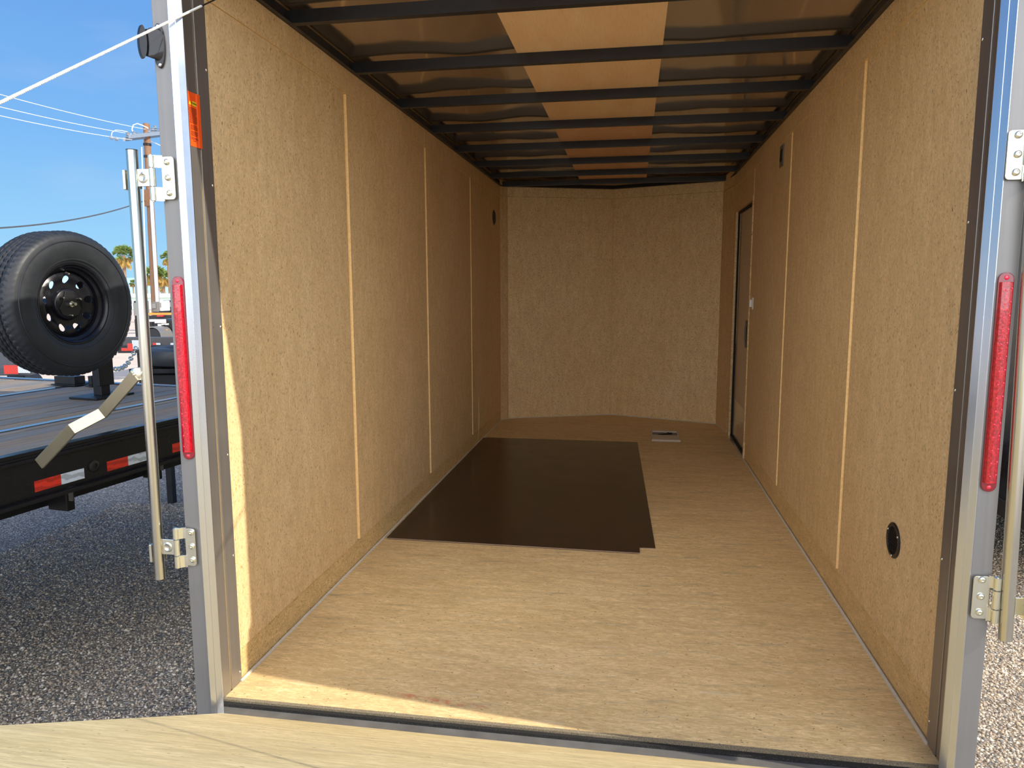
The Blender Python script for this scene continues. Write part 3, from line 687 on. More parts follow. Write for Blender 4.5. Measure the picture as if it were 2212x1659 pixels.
tme = bpy.data.meshes.new_from_object(to.evaluated_get(bpy.context.evaluated_depsgraph_get())); loc_, rot_ = to.location.copy(), to.rotation_euler.copy(); bpy.data.objects.remove(to); bpy.data.curves.remove(cu)
to = bpy.data.objects.new('heading_text', tme); COL.objects.link(to); to.parent = pill; to.location = loc_; to.rotation_euler = rot_; WL[to.name] = WL[ST.name]

# ------------------------------------------------------------------ things inside
def slab(name, pts, z0, z1, lab):
    t = thing(name, lab, 'sheet', (pts[0][0], pts[0][1], z0), 'loose brown sheets on the trailer floor')
    obj('sheet_face', MB().prism([(x, y, z1 - .0008) for x, y in pts], (0, 0, .0008)), M['sheet'], t)
    c = Vector((sum(p[0] for p in pts) / 4, sum(p[1] for p in pts) / 4, 0))
    obj('sheet_core', MB().prism([(x, y, z0) for x, y in pts], (0, 0, z1 - z0 - .0008)), M['sheet_edge'], t)
slab('brown_sheet', [(.085, 1.395), (1.341, 1.438), (1.27, 3.862), (.032, 3.862)], Z0 + .0005, Z0 + .0045, 'lower glossy dark brown sheet, sticking out to the right on the trailer floor')
slab('brown_sheet', [(.022, 1.369), (1.266, 1.353), (1.252, 3.81), (.008, 3.826)], Z0 + .0048, Z0 + .0088, 'upper glossy dark brown sheet, nearer the opening, on the trailer floor')
# tray
t = thing('plastic_tray', 'small pale rectangular tray lying on the floor near the front wall', 'tray', (1.5, 4.1, Z0))
x0, x1, y0, y1 = 1.385, 1.615, 3.93, 4.31; q = MB()
for (a, b_, c_, d_) in ((x0, x1, y0, y0 + .012), (x0, x1, y1 - .012, y1), (x0, x0 + .012, y0 + .012, y1 - .012), (x1 - .012, x1, y0 + .012, y1 - .012)): q.box(a, b_, c_, d_, Z0 + .0005, Z0 + .016)
obj('rim', q, M['tray'], t)
obj('lid', MB().box(x0 + .012, x1 - .012, y0 + .012, y0 + .20, Z0 + .010, Z0 + .0145), M['tray'], t)
obj('bottom', MB().box(x0 + .012, x1 - .012, y0 + .012, y1 - .012, Z0 + .0006, Z0 + .003), M['grey_plate'], t)
q = MB().tube([(1.44, y0 + .23, Z0 + .007), (1.50, y0 + .25, Z0 + .012), (1.56, y0 + .31, Z0 + .009)], .007, 8); q.ball((1.53, y0 + .28, Z0 + .012), .012); obj('strap_buckle', q, M['black_plastic'], t, smooth=True)
# round vents
def vent(x, s, y, z, r, lab):
    t = thing('round_vent', lab, 'vent', (x, y, z - r), 'round plastic wall vents')
    obj('ring', MB().lathe([(r, 0), (r, .003), (r * .95, .0055), (r * .80, .0055), (r * .76, .003), (r * .76, .0005)], (x, y, z), (s, 0, 0), 36), M['black_plastic'], t, smooth=True)
    obj('back_disc', MB().lathe([(r * .77, 0), (r * .77, .0012), (1e-5, .0012)], (x, y, z), (s, 0, 0), 36), M['seal'], t)
    for k in range(9):
        zz = z + (k - 4) * r * .155; hw = math.sqrt(max((r * .76) ** 2 - (zz - z) ** 2, 1e-6))
        obj('slat', MB().obox((x + s * .0030, y, zz), (0, 1, 0), (s * .8, 0, -.6), hw, .0022, .0006), M['black_plastic'], t)
    for a in (60, 180, 300): q = MB(); screw(q, (x + s * .0055, y + r * .87 * math.sin(math.radians(a)) * -s, z + r * .87 * math.cos(math.radians(a))), (s, 0, 0), .0045); obj('screw', q, M['screw'], t, smooth=True)
vent(W, -1, .379, Z0 + .457, .056, 'black round plastic vent low on the right wall near the opening')
vent(0, 1, 4.40, Z0 + 1.852, .066, 'small dark round vent high on the left wall near the front corner')
t = thing('switch_plate', 'small grey rectangular plate high on the right wall', 'plate', (W, 2.45, Z0 + 1.91))
obj('plate', MB().box(W - .006, W, 2.405, 2.50, Z0 + 1.915, Z0 + 2.035), M['grey_plate'], t, bev=.004); obj('lens', MB().box(W - .010, W - .0061, 2.43, 2.475, Z0 + 1.94, Z0 + 2.01), M['smoke_lens'], t, bev=.002)
t = thing('door_catch', 'small white plastic catch on the right wall beside the side door', 'catch', (W, 3.29, Z0 + 1.10))
obj('base', MB().box(W - .006, W, 3.25, 3.33, Z0 + 1.09, Z0 + 1.17), M['white'], t, bev=.002); obj('prong', MB().box(W - .022, W - .0061, 3.275, 3.30, Z0 + 1.105, Z0 + 1.155), M['white'], t, bev=.002)

# ------------------------------------------------------------------ left flatbed trailer
DZT = Z0 + .63                       # deck height
O = Vector((-1.043, .268, 0)); U = Vector((.152, .988, 0)).normalized(); V = Vector((-U.y, U.x, 0))
def fb(u, v, z): return O + U * u + V * v + Vector((0, 0, z))
def fbox(mb, u0, u1, v0, v1, z0, z1): return mb.obox(fb((u0 + u1) / 2, (v0 + v1) / 2, (z0 + z1) / 2), U, V, (u1 - u0) / 2, (v1 - v0) / 2, (z1 - z0) / 2)
FT = thing('flatbed_trailer', 'black flatbed trailer with a worn plank deck left of the enclosed trailer', 'trailer', fb(0, 1.2, 0))
UE = 1.76; UB = -1.6
q = MB(); fbox(q, UB, UE, .0, .012, DZT - .175, DZT - .012); fbox(q, UB, UE, -.03, .0, DZT - .19, DZT - .175); fbox(q, UB, UE, .0, .045, DZT - .012, DZT + .004); fbox(q, UB, UE, -.012, 0, DZT - .035, DZT - .022)
obj('side_rail', q, M['black_paint'], FT, bev=.002)
q = MB(); fbox(q, UE, UE + .05, 0, 2.5, DZT - .16, DZT + .008); obj('front_rail', q, M['strip'], FT, bev=.003)
strips = [(.485, .525), (1.525, 1.565)]
for a_, b2_ in strips:
    q = MB(); fbox(q, UB, UE, a_, b2_, DZT - .03, DZT + .003); obj('deck_strip', q, M['strip'], FT)
v_ = .048; k = 0
while v_ < 2.44:
    wd = .118; e = v_ + wd
    for a_, b2_ in strips:
        if v_ < a_ < e: e = a_ - .003
        elif a_ <= v_ < b2_: v_ = b2_ + .003; e = v_ + wd
    if e - v_ > .02:
        q = MB(); dz = rnd.uniform(-.002, .002); fbox(q, UB, UE - .003, v_, e, DZT - .04, DZT - .001 + dz)
        obj('plank', q, M['deck'][k % 3], FT, bev=.002); k += 1
    v_ = e + .010
q = MB(); fbox(q, UB, UE, .05, 2.45, DZT - .09, DZT - .043); obj('under_frame', q, M['black_metal'], FT)
q = MB()
for u_ in (-1.2, -.6, 0, .6, 1.2): fbox(q, u_, u_ + .05, .05, 2.45, DZT - .16, DZT - .091)
fbox(q, UB, UE, .55, .68, DZT - .4, DZT - .161); fbox(q, UB, UE, 1.5, 1.63, DZT - .4, DZT - .161); obj('cross_members', q, M['black_metal'], FT)
# stake pockets / landing legs below
for (pu0, pu1, pv) in ((146, 212, 1106), (346, 370, 1036)):
    A_ = atd(pu0, pv, 3.35 if pu0 < 200 else 3.9); B_ = atd(pu1, pv, 3.35 if pu0 < 200 else 3.9); ua = (A_ - O).dot(U); ub = (B_ - O).dot(U); va = (A_ - O).dot(V)
    q = MB(); fbox(q, ua, ub, va, va + .12, A_.z, DZT - .0915); obj('landing_leg', q, M['black_metal'], FT, bev=.006)
    q = MB(); fbox(q, ua + (ub - ua) * .25, ua + (ub - ua) * .45, va - .02, va, A_.z + .05, DZT - .12); obj('leg_jack', q, M['steel_grey'], FT)
for u_, v__ in ((-1.3, .4), (-1.3, 2.0)):
    q = MB(); fbox(q, u_, u_ + .1, v__, v__ + .1, .012, DZT - .161); obj('support_leg', q, M['black_metal'], FT)
# conspicuity tape (pixel ends measured on the rail face)
def rail_u(px, py):
    d = ray(px, py); n = V; t_ = (O - CAM).dot(n) / d.dot(n); p = CAM + d * t_; return (p - O).dot(U), p.z
for (pa_, pb_, mt) in (((75, 1057), (132, 1040), 'tape_red'), ((132, 1040), (182, 1026), 'tape_white'), ((231, 1006), (276, 993), 'tape_red'), ((276, 993), (318, 983), 'tape_white'), ((372, 966), (390, 961), 'tape_red')):
    ua, za = rail_u(*pa_); ub, zb = rail_u(*pb_)
    zc = DZT - .155; q = MB(); fbox(q, ua, ub, -.0015, -.0001, zc, zc + .042); obj('reflective_tape', q, M[mt], FT, label='red reflective tape' if 'red' in mt else 'white reflective tape')
    print('tape', ua, ub, za, zb)
uc, zc = rail_u(202, 1007); q = MB().lathe([(.024, 0), (.024, .006), (.018, .010), (.012, .010), (.012, .004), (1e-5, .004)], fb(uc, 0, zc), -V, 24); obj('side_lamp', q, M['black_plastic'], FT, smooth=True)

# spare wheel on a post carrier
NRM = (-V)
WC = atd(168, 657, 3.7) - (-V) * .108
KW = .9
TW = thing('spare_wheel', 'big black spare tyre on a black steel rim standing above the flatbed deck', 'wheel', WC - Vector((0, 0, .37)))
R_ = .412; hw = .122
# profile from front bead around to rear bead: (radius, axial) with axial + toward camera side
half = [(.222, .088), (.232, .103), (.262, .121), (.30, .128), (.335, .127), (.362, .120), (.372, .1185), (.378, .116), (.392, .108), (.403, .096), (.4075, .080)]
tread = []
for c_ in (.078, .046, .016, -.014, -.044, -.074):
    pass
pr = list(half)
ribs = [(.080, .054), (.044, .018), (.008, -.008), (-.018, -.044), (-.054, -.080)]
for a_, b2_ in ribs: pr += [(.4085, a_ - .001), (.4110, (a_ + b2_) / 2), (.4085, b2_ + .001), (.399, b2_ - .001), (.399, b2_ - .009)]
pr = pr[:-2] + [(r, -a_) for r, a_ in half[::-1]]
_n0 = len(bpy.data.objects); _before = set(o.name for o in bpy.data.objects)
tm = MB(); nseg = 210; tm.lathe(pr, WC, NRM, nseg, close=False)
# drop bead caps
tm.f = [f for f in tm.f if len(f) == 4]
axn = NRM.normalized()
for i, (r, h) in enumerate(pr):
    if r > .386 and r < .412:
        for j in range(nseg):
            ph = (j + int(abs(h) * 60)) % 3
            if ph == 0:
                idx = i * nseg + j; c_ = WC + axn * h; d = (tm.v[idx] - c_); tm.v[idx] = c_ + d * (1 - .013 * (1 if abs(h) > .05 else .7))
tyre = obj('tyre', tm, M['rubber'], TW, smooth=True, auto=24)
# raised sidewall letters-like mould ridges
q = MB().lathe([(.349, .1255), (.351, .1275), (.354, .1275), (.356, .1235)], WC, NRM, 96); q.f = [f for f in q.f if len(f) == 4]; obj('mould_ridge', q, M['rubber'], tyre, smooth=True)
q = MB().lathe([(.246, .1145), (.249, .1165), (.252, .1175), (.255, .1175)], WC, NRM, 96); q.f = [f for f in q.f if len(f) == 4]; obj('mould_ridge', q, M['rubber'], tyre, smooth=True)
rim = MB().lathe([(.2285, .094), (.2305, .098), (.2285, .102), (.222, .100), (.2175, .092), (.208, .086), (.205, .070), (.190, .060), (.186, .040), (.184, .0), (.180, -.04), (.20, -.07), (.2285, -.094)], WC, NRM, 64); rim.f = [f for f in rim.f if len(f) == 4]
rimo = obj('rim', rim, M['black_paint'], TW, smooth=True, auto=30)
ax_a = Vector((0, 0, 1)); ax_a = (ax_a - axn * ax_a.dot(axn)).normalized(); ax_b = axn.cross(ax_a)
def dish(r): # axial position of the disc
    return .030 + .022 * math.exp(-((r - .158) / .03) ** 2) + (.018 * max(0, (.10 - r)) / .10)
q = MB(); NH = 9; rin, rout, rh, rhole = .092, .187, .140, .0215
for s_ in range(NH):
    a0 = 2 * math.pi * s_ / NH; da = math.pi / NH
    m_ = 24; bd = []; hc = []
    for k in range(m_):
        q_ = 2 * math.pi * k / m_; cx, cy = math.cos(q_), math.sin(q_)
        tmx = 1e9      # ray from hole centre (polar rect: r in [rin,rout], ang in [-da,da]) in local (radial, tangential/rh) space
        for lim, c_ in (((rout - rh), cx), ((rin - rh), cx), (da, cy / rh), (-da, cy / rh)):
            if c_ * lim > 0: tmx = min(tmx, lim / c_)
        rr, an = rh + cx * tmx, cy / rh * tmx; bd.append((rr, an)); hc.append((rh + cx * rhole, cy * rhole / rh))
    for cr_, ca_ in ((rin, -da), (rin, da), (rout, -da), (rout, da)):
        kk = min(range(m_), key=lambda k_: (bd[k_][0] - cr_) ** 2 + ((bd[k_][1] - ca_) * rh) ** 2); bd[kk] = (cr_, ca_)
    def P(rr, an, dz=0): return WC + axn * (dish(rr) + dz) + (ax_a * math.cos(a0 + an) + ax_b * math.sin(a0 + an)) * rr
    vs = [P(*p) for p in bd] + [P((p[0] + h_[0]) / 2, (p[1] + h_[1]) / 2) for p, h_ in zip(bd, hc)] + [P(*h_) for h_ in hc] + [P(h_[0], h_[1], -.008) for h_ in hc]
    q.add(vs, [(L * m_ + k, L * m_ + (k + 1) % m_, (L + 1) * m_ + (k + 1) % m_, (L + 1) * m_ + k) for L in range(3) for k in range(m_)])
disc = obj('wheel_disc', q, M['black_paint'], TW, smooth=True, auto=50)
q = MB().lathe([(.094, dish(.092)), (.088, .052), (.082, .057), (1e-5, .057)], WC, NRM, 40); q.f = [f for f in q.f if len(f) == 4 or True]; obj('hub_dish', q, M['black_paint'], TW, smooth=True)
# carrier plate with rounded ends
pl = []
for a_, r_ in ((90, .074), (70, .078), (40, .050), (10, .050), (-20, .074), (-50, .080), (-80, .074), (-100, .074), (-130, .080), (-160, .074), (170, .050), (140, .050), (110, .078)):
    an = math.radians(a_); pl.append(WC + axn * .0585 + (ax_a * math.sin(an) + ax_b * math.cos(an)) * r_)
pl_o = obj('carrier_plate', MB().prism(pl, axn * .008), M['black_metal'], TW, bev=.002)
obj('centre_bolt', MB().tube([WC + axn * .066, WC + axn * .105], .009, 12).lathe([(.018, .066), (.018, .078), (1e-5, .078)], WC, NRM, 6), M['zinc_dull'], TW, smooth=True)
for a_ in (35, 155, 275):
    an = math.radians(a_); c_ = WC + (ax_a * math.sin(an) + ax_b * math.cos(an)) * .064
    q = MB().lathe([(.0085, .058), (.0085, .070), (.005, .082), (1e-5, .082)], c_, NRM, 8); obj('lug_nut', q, M['zinc_dull'], TW, smooth=True)
obj('valve', MB().tube([WC + axn * .062 + ax_a * .178 + ax_b * .01, WC + axn * .088 + ax_a * .170 + ax_b * .012], .0045, 8), M['zinc'], TW, smooth=True)
for (a_, r_, sz, mt) in ((64, .150, .014, 'tape_red'), (100, .150, .012, 'white')):
    an = math.radians(a_); c_ = WC + axn * (dish(r_) + .0015) + (ax_a * math.sin(an) - ax_b * math.cos(an)) * r_
for o_ in list(bpy.data.objects):
    if o_.name not in _before and o_.type == 'MESH':
        for v__ in o_.data.vertices:
            wv_ = Vector(v__.co) + WL[o_.name]; v__.co = WC + (wv_ - WC) * KW - WL[o_.name]
# carrier
pc = at(230, 858, 2, DZT); pc = pc + V * .03
CR = thing('tyre_carrier', 'black steel post bracket holding the spare wheel above the flatbed deck', 'bracket', (pc.x, pc.y, DZT))
bc = WC - axn * .19
q = MB(); q.obox((pc.x, pc.y, DZT + .008), U, V, .13, .10, .006); obj('foot_plate', q, M['black_metal'], CR, bev=.002)
top = Vector((pc.x, pc.y, WC.z)) ; q = MB(); q.obox((pc.x, pc.y, (DZT + .014 + WC.z + .05) / 2), U, V, .03, .03, (WC.z + .05 - DZT - .014) / 2); obj('post', q, M['black_metal'], CR, bev=.003)
q = MB(); hub_back = WC - axn * .03; st = Vector((pc.x, pc.y, WC.z)); q.tube([st, Vector((hub_back.x, hub_back.y, WC.z)) - axn * .09], .03, 12); q.tube([Vector((hub_back.x, hub_back.y, WC.z)) - axn * .11, WC + axn * .035], .03, 12); obj('arm', q, M['black_metal'], CR, smooth=True)
q = MB(); q.obox((pc.x + .035, pc.y - .01, DZT + .17), U, V, .05, .012, .10); q.obox((pc.x + .05, pc.y, DZT + .27), U, V, .02, .05, .03); obj('gusset', q, M['black_metal'], CR, bev=.003)
# stand blocks at the deck's front edge
for pu0, pu1, pv, ptop, lb in ((118, 177, 833, 812, 'wide low black steel block under the spare tyre on the flatbed deck'), (191, 201, 836, 812, 'narrow upright black steel tab under the spare tyre on the flatbed deck')):
    A_ = at(pu0, pv, 2, DZT); B_ = at(pu1, pv, 2, DZT); hh_ = (A_ - CAM).dot(FWD) * (pv - ptop) / F_PX
    ua, va = (A_ - O).dot(U), (A_ - O).dot(V); vb = (B_ - O).dot(V); ua = min(ua, UE - .13)
    q = MB(); fbox(q, ua, ua + .08, vb, va, DZT + .012, DZT + hh_); fbox(q, ua - .015, ua + .095, vb - .015, va + .015, DZT + .0045, DZT + .012)
    obj('stand_block', q, M['black_metal'], base=fb(ua, vb, DZT), bev=.003, cat='block', label=lb)

# chain
ca, cb = atd(246, 797, 4.35), atd(294, 752, 4.75)
CH = thing('safety_chain', 'bright zinc chain hanging beside the spare tyre', 'chain', ca)
nl = 16
for i in range(nl):
    t_ = i / (nl - 1); p = ca.lerp(cb, t_) + Vector((0, 0, -.045 * math.sin(math.pi * t_))); d = (cb - ca).normalized(); o1 = d.orthogonal().normalized(); o2 = d.cross(o1)
    if i % 2: o1 = o2
    pts = [p + d * .022 * math.cos(6.2832 * k / 12) + o1 * .012 * math.sin(6.2832 * k / 12) for k in range(13)]
    obj('link', MB().tube(pts, .0042, 6, cap=False), M['chain'], CH, smooth=True)

# ------------------------------------------------------------------ dark trailers behind the flatbed (left of the post)
def far_box(mb, u0, u1, v0, v1, d, th_=.3):
    a = atd(u0, v0, d); b_ = atd(u1, v1, d); mb.obox(((a + b_) / 2) + Vector((0, th_ / 2, 0)), (b_ - a).cross(Vector((0, 0, 1))).cross(Vector((0, 0, 1))) if 0 else Vector((RGT.x, RGT.y, 0)), (0, 0, 1), abs((b_ - a).dot(Vector((RGT.x, RGT.y, 0)))) / 2, abs(a.z - b_.z) / 2, th_ / 2); return mb
def leg_down(mb, u, v, d, w_=.06):
    p = atd(u, v, d); return mb.box(p.x - w_ / 2, p.x + w_ / 2, p.y, p.y + w_, 0, p.z)
# gooseneck tongue with a tyre lying flat
d0 = 5.6; c0 = atd(334, 779, d0)
GT = thing('tongue_trailer', 'black trailer tongue platform behind the flatbed, seen beside the left post', 'trailer', (c0.x, c0.y, 0))
q = MB(); far_box(q, 268, 430, 797, 806, d0, .5); obj('tongue_deck', q, M['black_paint'], GT)
q = MB(); far_box(q, 300, 430, 808, 848, d0 + .1, .4); obj('tongue_box', q, M['black_metal'], GT, bev=.01)
q = MB(); 
for u_ in (312, 352, 400): leg_down(q, u_, 849, d0 + .2, .05)
obj('tongue_leg', q, M['black_metal'], GT)
q = MB(); far_box(q, 240, 420, 846, 850, d0 - .2, .05); obj('tongue_edge', q, M['strip'], GT)
pf = [(.20, -.09), (.22, -.11), (.33, -.115), (.385, -.09), (.40, -.05), (.40, .05), (.385, .09), (.33, .115), (.22, .11), (.20, .09)]
cz = atd(345, 796, d0).z
FTY = thing('flat_tyre', 'black tyre lying flat on the tongue platform beyond the flatbed', 'tyre', (c0.x + .1, c0.y + .3, cz))
q = MB().lathe([(r * .85, h * .62) for r, h in pf], (c0.x + .1, c0.y + .3, cz + .075), (0, 0, 1), 48, close=True)
obj('tyre', q, M['rubber'], FTY, smooth=True); obj('rim', MB().lathe([(.172, .03), (.165, .035), (.15, .0), (.06, -.01), (1e-5, -.01)], (c0.x + .1, c0.y + .3, cz + .075), (0, 0, 1), 32), M['black_paint'], FTY, smooth=True)
# second row rail trailer
d1 = 9.0; c1 = atd(340, 740, d1)
RT = thing('rail_trailer', 'low black channel-rail trailer with small reflective tape, second row behind the tyre', 'trailer', (c1.x, c1.y, 0))
q = MB(); far_box(q, 262, 520, 729, 746, d1, .12); obj('rail', q, simple('grey_black_rail', lin(62, 60, 62), .4), RT, bev=.005)
q = MB(); far_box(q, 250, 520, 747, 762, d1 + .4, .3); obj('frame', q, M['black_metal'], RT)
for u_, w_, mt in ((330, 7, 'tape_red'), (337, 8, 'tape_white'), (368, 8, 'tape_white')):
    q = MB(); far_box(q, u_, u_ + w_, 741, 745, d1 - .02, .015); obj('reflective_tape', q, M[mt], RT)
q = MB(); far_box(q, 275, 286, 742, 758, 8.6, .02); far_box(q, 262, 275, 752, 758, 8.6, .02); obj('reflective_tape', q, M['tape_red'], RT, label='red reflective tape')
q = MB(); far_box(q, 285, 299, 735, 754, 8.6, .02); obj('reflective_tape', q, M['tape_white'], RT, label='white reflective tape')
q = MB()
for u_ in (300, 350, 400, 480): leg_down(q, u_, 761, d1 + .5, .06)
obj('leg', q, M['black_metal'], RT)
# third row
d2 = 14.; c2 = atd(350, 705, d2)
BT = thing('utility_trailer', 'black utility trailer with grey fender parked in the third row, beside the left post', 'trailer', (c2.x, c2.y, 0))
q = MB(); far_box(q, 326, 560, 690, 716, d2, 1.5); obj('body', q, M['black_paint'], BT, bev=.03)
for u_, v_, w_, h_ in ((322, 690, 10, 5), (333, 690, 21, 8), (340, 700, 7, 7), (348, 699, 5, 3), (355, 699, 5, 3)):
    q = MB(); far_box(q, u_, u_ + w_, v_, v_ + h_, d2 - .1, .08); obj('placard', q, M['white'], BT)
q = MB(); cc = atd(331, 727, d2 - .3); q.tube([cc, cc + Vector((0, .3, 0))], .15, 20); obj('wheel', q, M['rubber'], BT)
q = MB(); q.lathe([(.19, 0), (.19, .34), (.17, .34), (.17, 0)], cc + Vector((0, -.02, 0)), (0, 1, 0), 24, close=True); obj('fender', q, M['steel_grey'], BT, smooth=True)
q = MB(); far_box(q, 354, 360, 711, 716, d2 - .15, .04); obj('side_lamp', q, M['orange_beam'], BT)
q = MB(); leg_down(q, 356, 716, d2 + .1, .06); leg_down(q, 443, 716, d2 + .1, .06); obj('leg', q, M['black_metal'], BT)
# fourth row orange beam and clutter
d3 = 20.; c3 = atd(345, 678, d3)
OT = thing('beam_trailer', 'trailer with an orange beam in the fourth row', 'trailer', (c3.x, c3.y, 0))
q = MB(); far_box(q, 318, 480, 676, 680, d3, .2); obj('beam', q, M['orange_beam'], OT)
q = MB(); far_box(q, 318, 480, 682, 689, d3, .6); obj('deck', q, M['black_metal'], OT)
q = MB()
for u_ in (325, 345, 372, 420): leg_down(q, u_, 688, d3 + .1, .08)
obj('leg', q, M['black_metal'], OT)
q = MB(); far_box(q, 338, 351, 681, 684, d3 - .1, .1); obj('tail_lamp', q, M['red_lens'], OT)
for (u0, u1, v0, v1, d, mt, nm, lab, cat_) in ((350, 372, 649, 671, 32, 'black_metal', 'dark_cart', 'dark boxy cart below the pale shed, beside the left post', 'cart'), (326, 338, 652, 674, 30, 'grey_plate', 'grey_cabinet', 'grey cabinet left of the utility pole base', 'cabinet'), (286, 298, 650, 690, 22, 'black_metal', 'black_crate', 'black crate stack just right of the spare tyre', 'crate'), (342, 349, 650, 672, 28, 'white', 'white_cabinet', 'small white cabinet beside the pole base', 'cabinet')):
    a = atd((u0 + u1) / 2, v1, d); q = MB(); far_box(q, u0, u1, v0, v1, d, .6)
    t = thing(nm, lab, cat_, (a.x, a.y, 0)); obj('body', q, M[mt], t, bev=.02); q = MB(); far_box(q, u0 + 2, u1 - 2, v0 + 4, v1 - 8, d - .05, .04); obj('panel', q, M['steel_grey'], t)
    q = MB(); b_ = atd((u0 + u1) / 2, v1, d); q.box(b_.x - .1, b_.x + .1, b_.y + .1, b_.y + .3, 0, b_.z); obj('stand', q, M['black_metal'], t)
# pale shed
d4 = 60.; c4 = atd(320, 650, d4)
SH = thing('pale_shed', 'long low pale shed with light roof on the horizon behind the pole', 'building', (c4.x, c4.y, 0))
q = MB(); far_box(q, 150, 700, 641, 668, d4, 8); obj('wall', q, M['shed'], SH); q = MB(); far_box(q, 145, 705, 636, 641, d4 - .5, 9); obj('roof', q, M['shed_roof'], SH)
for u_ in (230, 300, 330, 362, 450): q = MB(); far_box(q, u_, u_ + 6, 650, 660, d4 - .1, .1); obj('window', q, M['grey_plate'], SH)

# far left trailer rail with tape, under the tyre
d5 = 6.4; c5 = atd(20, 790, d5)
LT = thing('dark_trailer', 'dark grey trailer side with red and white tape behind the spare tyre, far left', 'trailer', (c5.x, c5.y, 0))
q = MB(); far_box(q, -200, 60, 755, 812, d5, .12); obj('side_rail', q, simple('slate_rail', lin(66, 70, 78), .45), LT, bev=.006)
q = MB(); far_box(q, 8, 38, 789, 808, d5 - .02, .015); obj('reflective_tape', q, M['tape_red'], LT, label='red reflective tape'); q = MB(); far_box(q, 38.2, 62, 789, 806, d5 - .02, .015); obj('reflective_tape', q, M['tape_white'], LT, label='white reflective tape')
cc = atd(36, 835, d5 + .2); q = MB().lathe([(.07, 0), (.125, 0), (.13, .02), (.13, .16), (.125, .18), (.07, .18)], cc, (0, 1, 0), 28, close=True); obj('tyre', q, M['rubber'], LT, smooth=True)
q = MB().lathe([(.07, .03), (.05, .05), (1e-5, .05)], cc, (0, 1, 0), 20); obj('rim', q, M['steel_grey'], LT, smooth=True)
q = MB(); leg_down(q, 20, 811, d5 + .2, .05); leg_down(q, 51, 811, d5 + .2, .05); obj('leg', q, M['black_metal'], LT)

# ------------------------------------------------------------------ utility pole and wires
dp = 38.; pb_ = atd(335, 690, dp); ptp = atd(316, 268, dp)
UP = thing('utility_pole', 'tall brown wooden utility pole with crossarm behind the left post', 'pole', (pb_.x, pb_.y, 0))
base = Vector((pb_.x + (pb_.x - ptp.x) * .1, pb_.y, 0)); tp = ptp
obj('shaft', MB().tube([base, base.lerp(tp, .5), tp], [.21, .19, .16], 14), M['bark'], UP, smooth=True)
def up(u, v, dd=0): return atd(u, v, dp + dd)
a1, a2_ = up(274, 298, -2.2), up(362, 288, 2.0)
for off in (-.22, .22):
    mid = (a1 + a2_) / 2; d = (a2_ - a1); q = MB(); q.obox(mid + Vector((0, 0, off * .3)) + Vector((.16 if off > 0 else -.16, 0, 0)), d, Vector((0, 0, 1)), d.length / 2, .09, .06); obj('crossarm', q, M['insul'], UP)
for (u, v, dd) in ((277, 292, -2), (290, 290, -1.4), (299, 293, -.8), (330, 282, .8), (335, 277, 1), (322, 286, 0), (346, 283, 1.6)):
    q = MB(); c_ = up(u, v, dd); q.lathe([(.06, -.16), (.12, -.10), (.07, -.05), (.13, 0), (.07, .05), (.10, .12), (1e-5, .16)], c_, (0, 0, 1), 10); obj('insulator', q, M['insul'], UP, smooth=True)
for v in (315, 341, 415): q = MB(); c_ = base.lerp(tp, (base.z and 0) or 0); pz = up(321, v).z; f_ = (pz - base.z) / (tp.z - base.z); pc_ = base.lerp(tp, f_); q.lathe([(.20, 0), (.20, .12), (.16, .12), (.16, 0)], pc_, (0, 0, 1), 14, close=True); obj('band', q, M['black_metal'], UP)
obj('conduit', MB().tube([up(327, 432, -.3), up(342, 690, -.3)], .085, 10), M['conduit'], UP, smooth=True)
q = MB(); c_ = up(320, 428, -.15); q.obox(c_, (1, 0, 0), (0, 0, 1), .2, .42, .15); obj('junction_box', q, M['bark'], UP)
def sag(a, b_, s_, n=24): return [a.lerp(b_, k / n) + Vector((0, 0, -s_ * 4 * (k / n) * (1 - k / n))) for k in range(n + 1)]
def wire(name, lab, path, r, mt): obj(name, MB().tube(path, r, 6), M[mt], base=path[0], label=lab, cat='wire', smooth=True)
wire('power_line', 'topmost pale overhead wire running left from the utility pole', sag(up(318, 280), atd(-160, 158, 24), .12), .015, 'wire_white')
wire('power_line', 'middle pale overhead wire running left from the crossarm', sag(up(300, 292, -.8), atd(-160, 190, 24), .12), .015, 'wire_white')
wire('power_line', 'lowest of the three pale overhead wires at the crossarm', sag(up(285, 302, -2), atd(-160, 212, 24), .12), .015, 'wire_white')
wire('power_line', 'pale overhead wire running right from the crossarm towards the left post', sag(up(318, 300), atd(420, 335, 60), .2), .03, 'wire_white')
wire('phone_line', 'dark sagging wire above the spare tyre', sag(up(316, 432), atd(-120, 497, 22), .35), .028, 'wire_dark')
wire('guy_wire', 'thin white vertical wire left of the utility pole', sag(up(306, 318, -.5), up(318, 690, -3), 0), .03, 'wire_white')
lp = [up(u, v, -.5) for u, v in ((289, 290), (285, 279), (288, 270), (297, 267), (308, 271), (320, 277))]; wire('jumper_wire', 'looped white jumper wire over the crossarm', lp, .03, 'wire_white')
lp = [up(u, v, -.9) for u, v in ((240, 297), (242, 286), (250, 281), (262, 282), (276, 285))]; wire('jumper_wire', 'faint white jumper loop left of the crossarm', lp, .02, 'wire_white')
for (u, v, dd) in ((245, 299, -5), (252, 300, -4.5)): pass
IS = thing('strain_insulator', 'pair of grey strain insulators on the lowest pale wire', 'insulator', up(248, 299, -5))
for (u, v, dd) in ((241, 297.5, -5), (252, 300, -4.6)):
    a = up(u - 4, v - 1, dd); b_ = up(u + 4, v + 1, dd); obj('insulator_body', MB().tube([a, a.lerp(b_, .3), a.lerp(b_, .7), b_], [.04, .09, .09, .04], 10), M['insul'], IS, smooth=True)

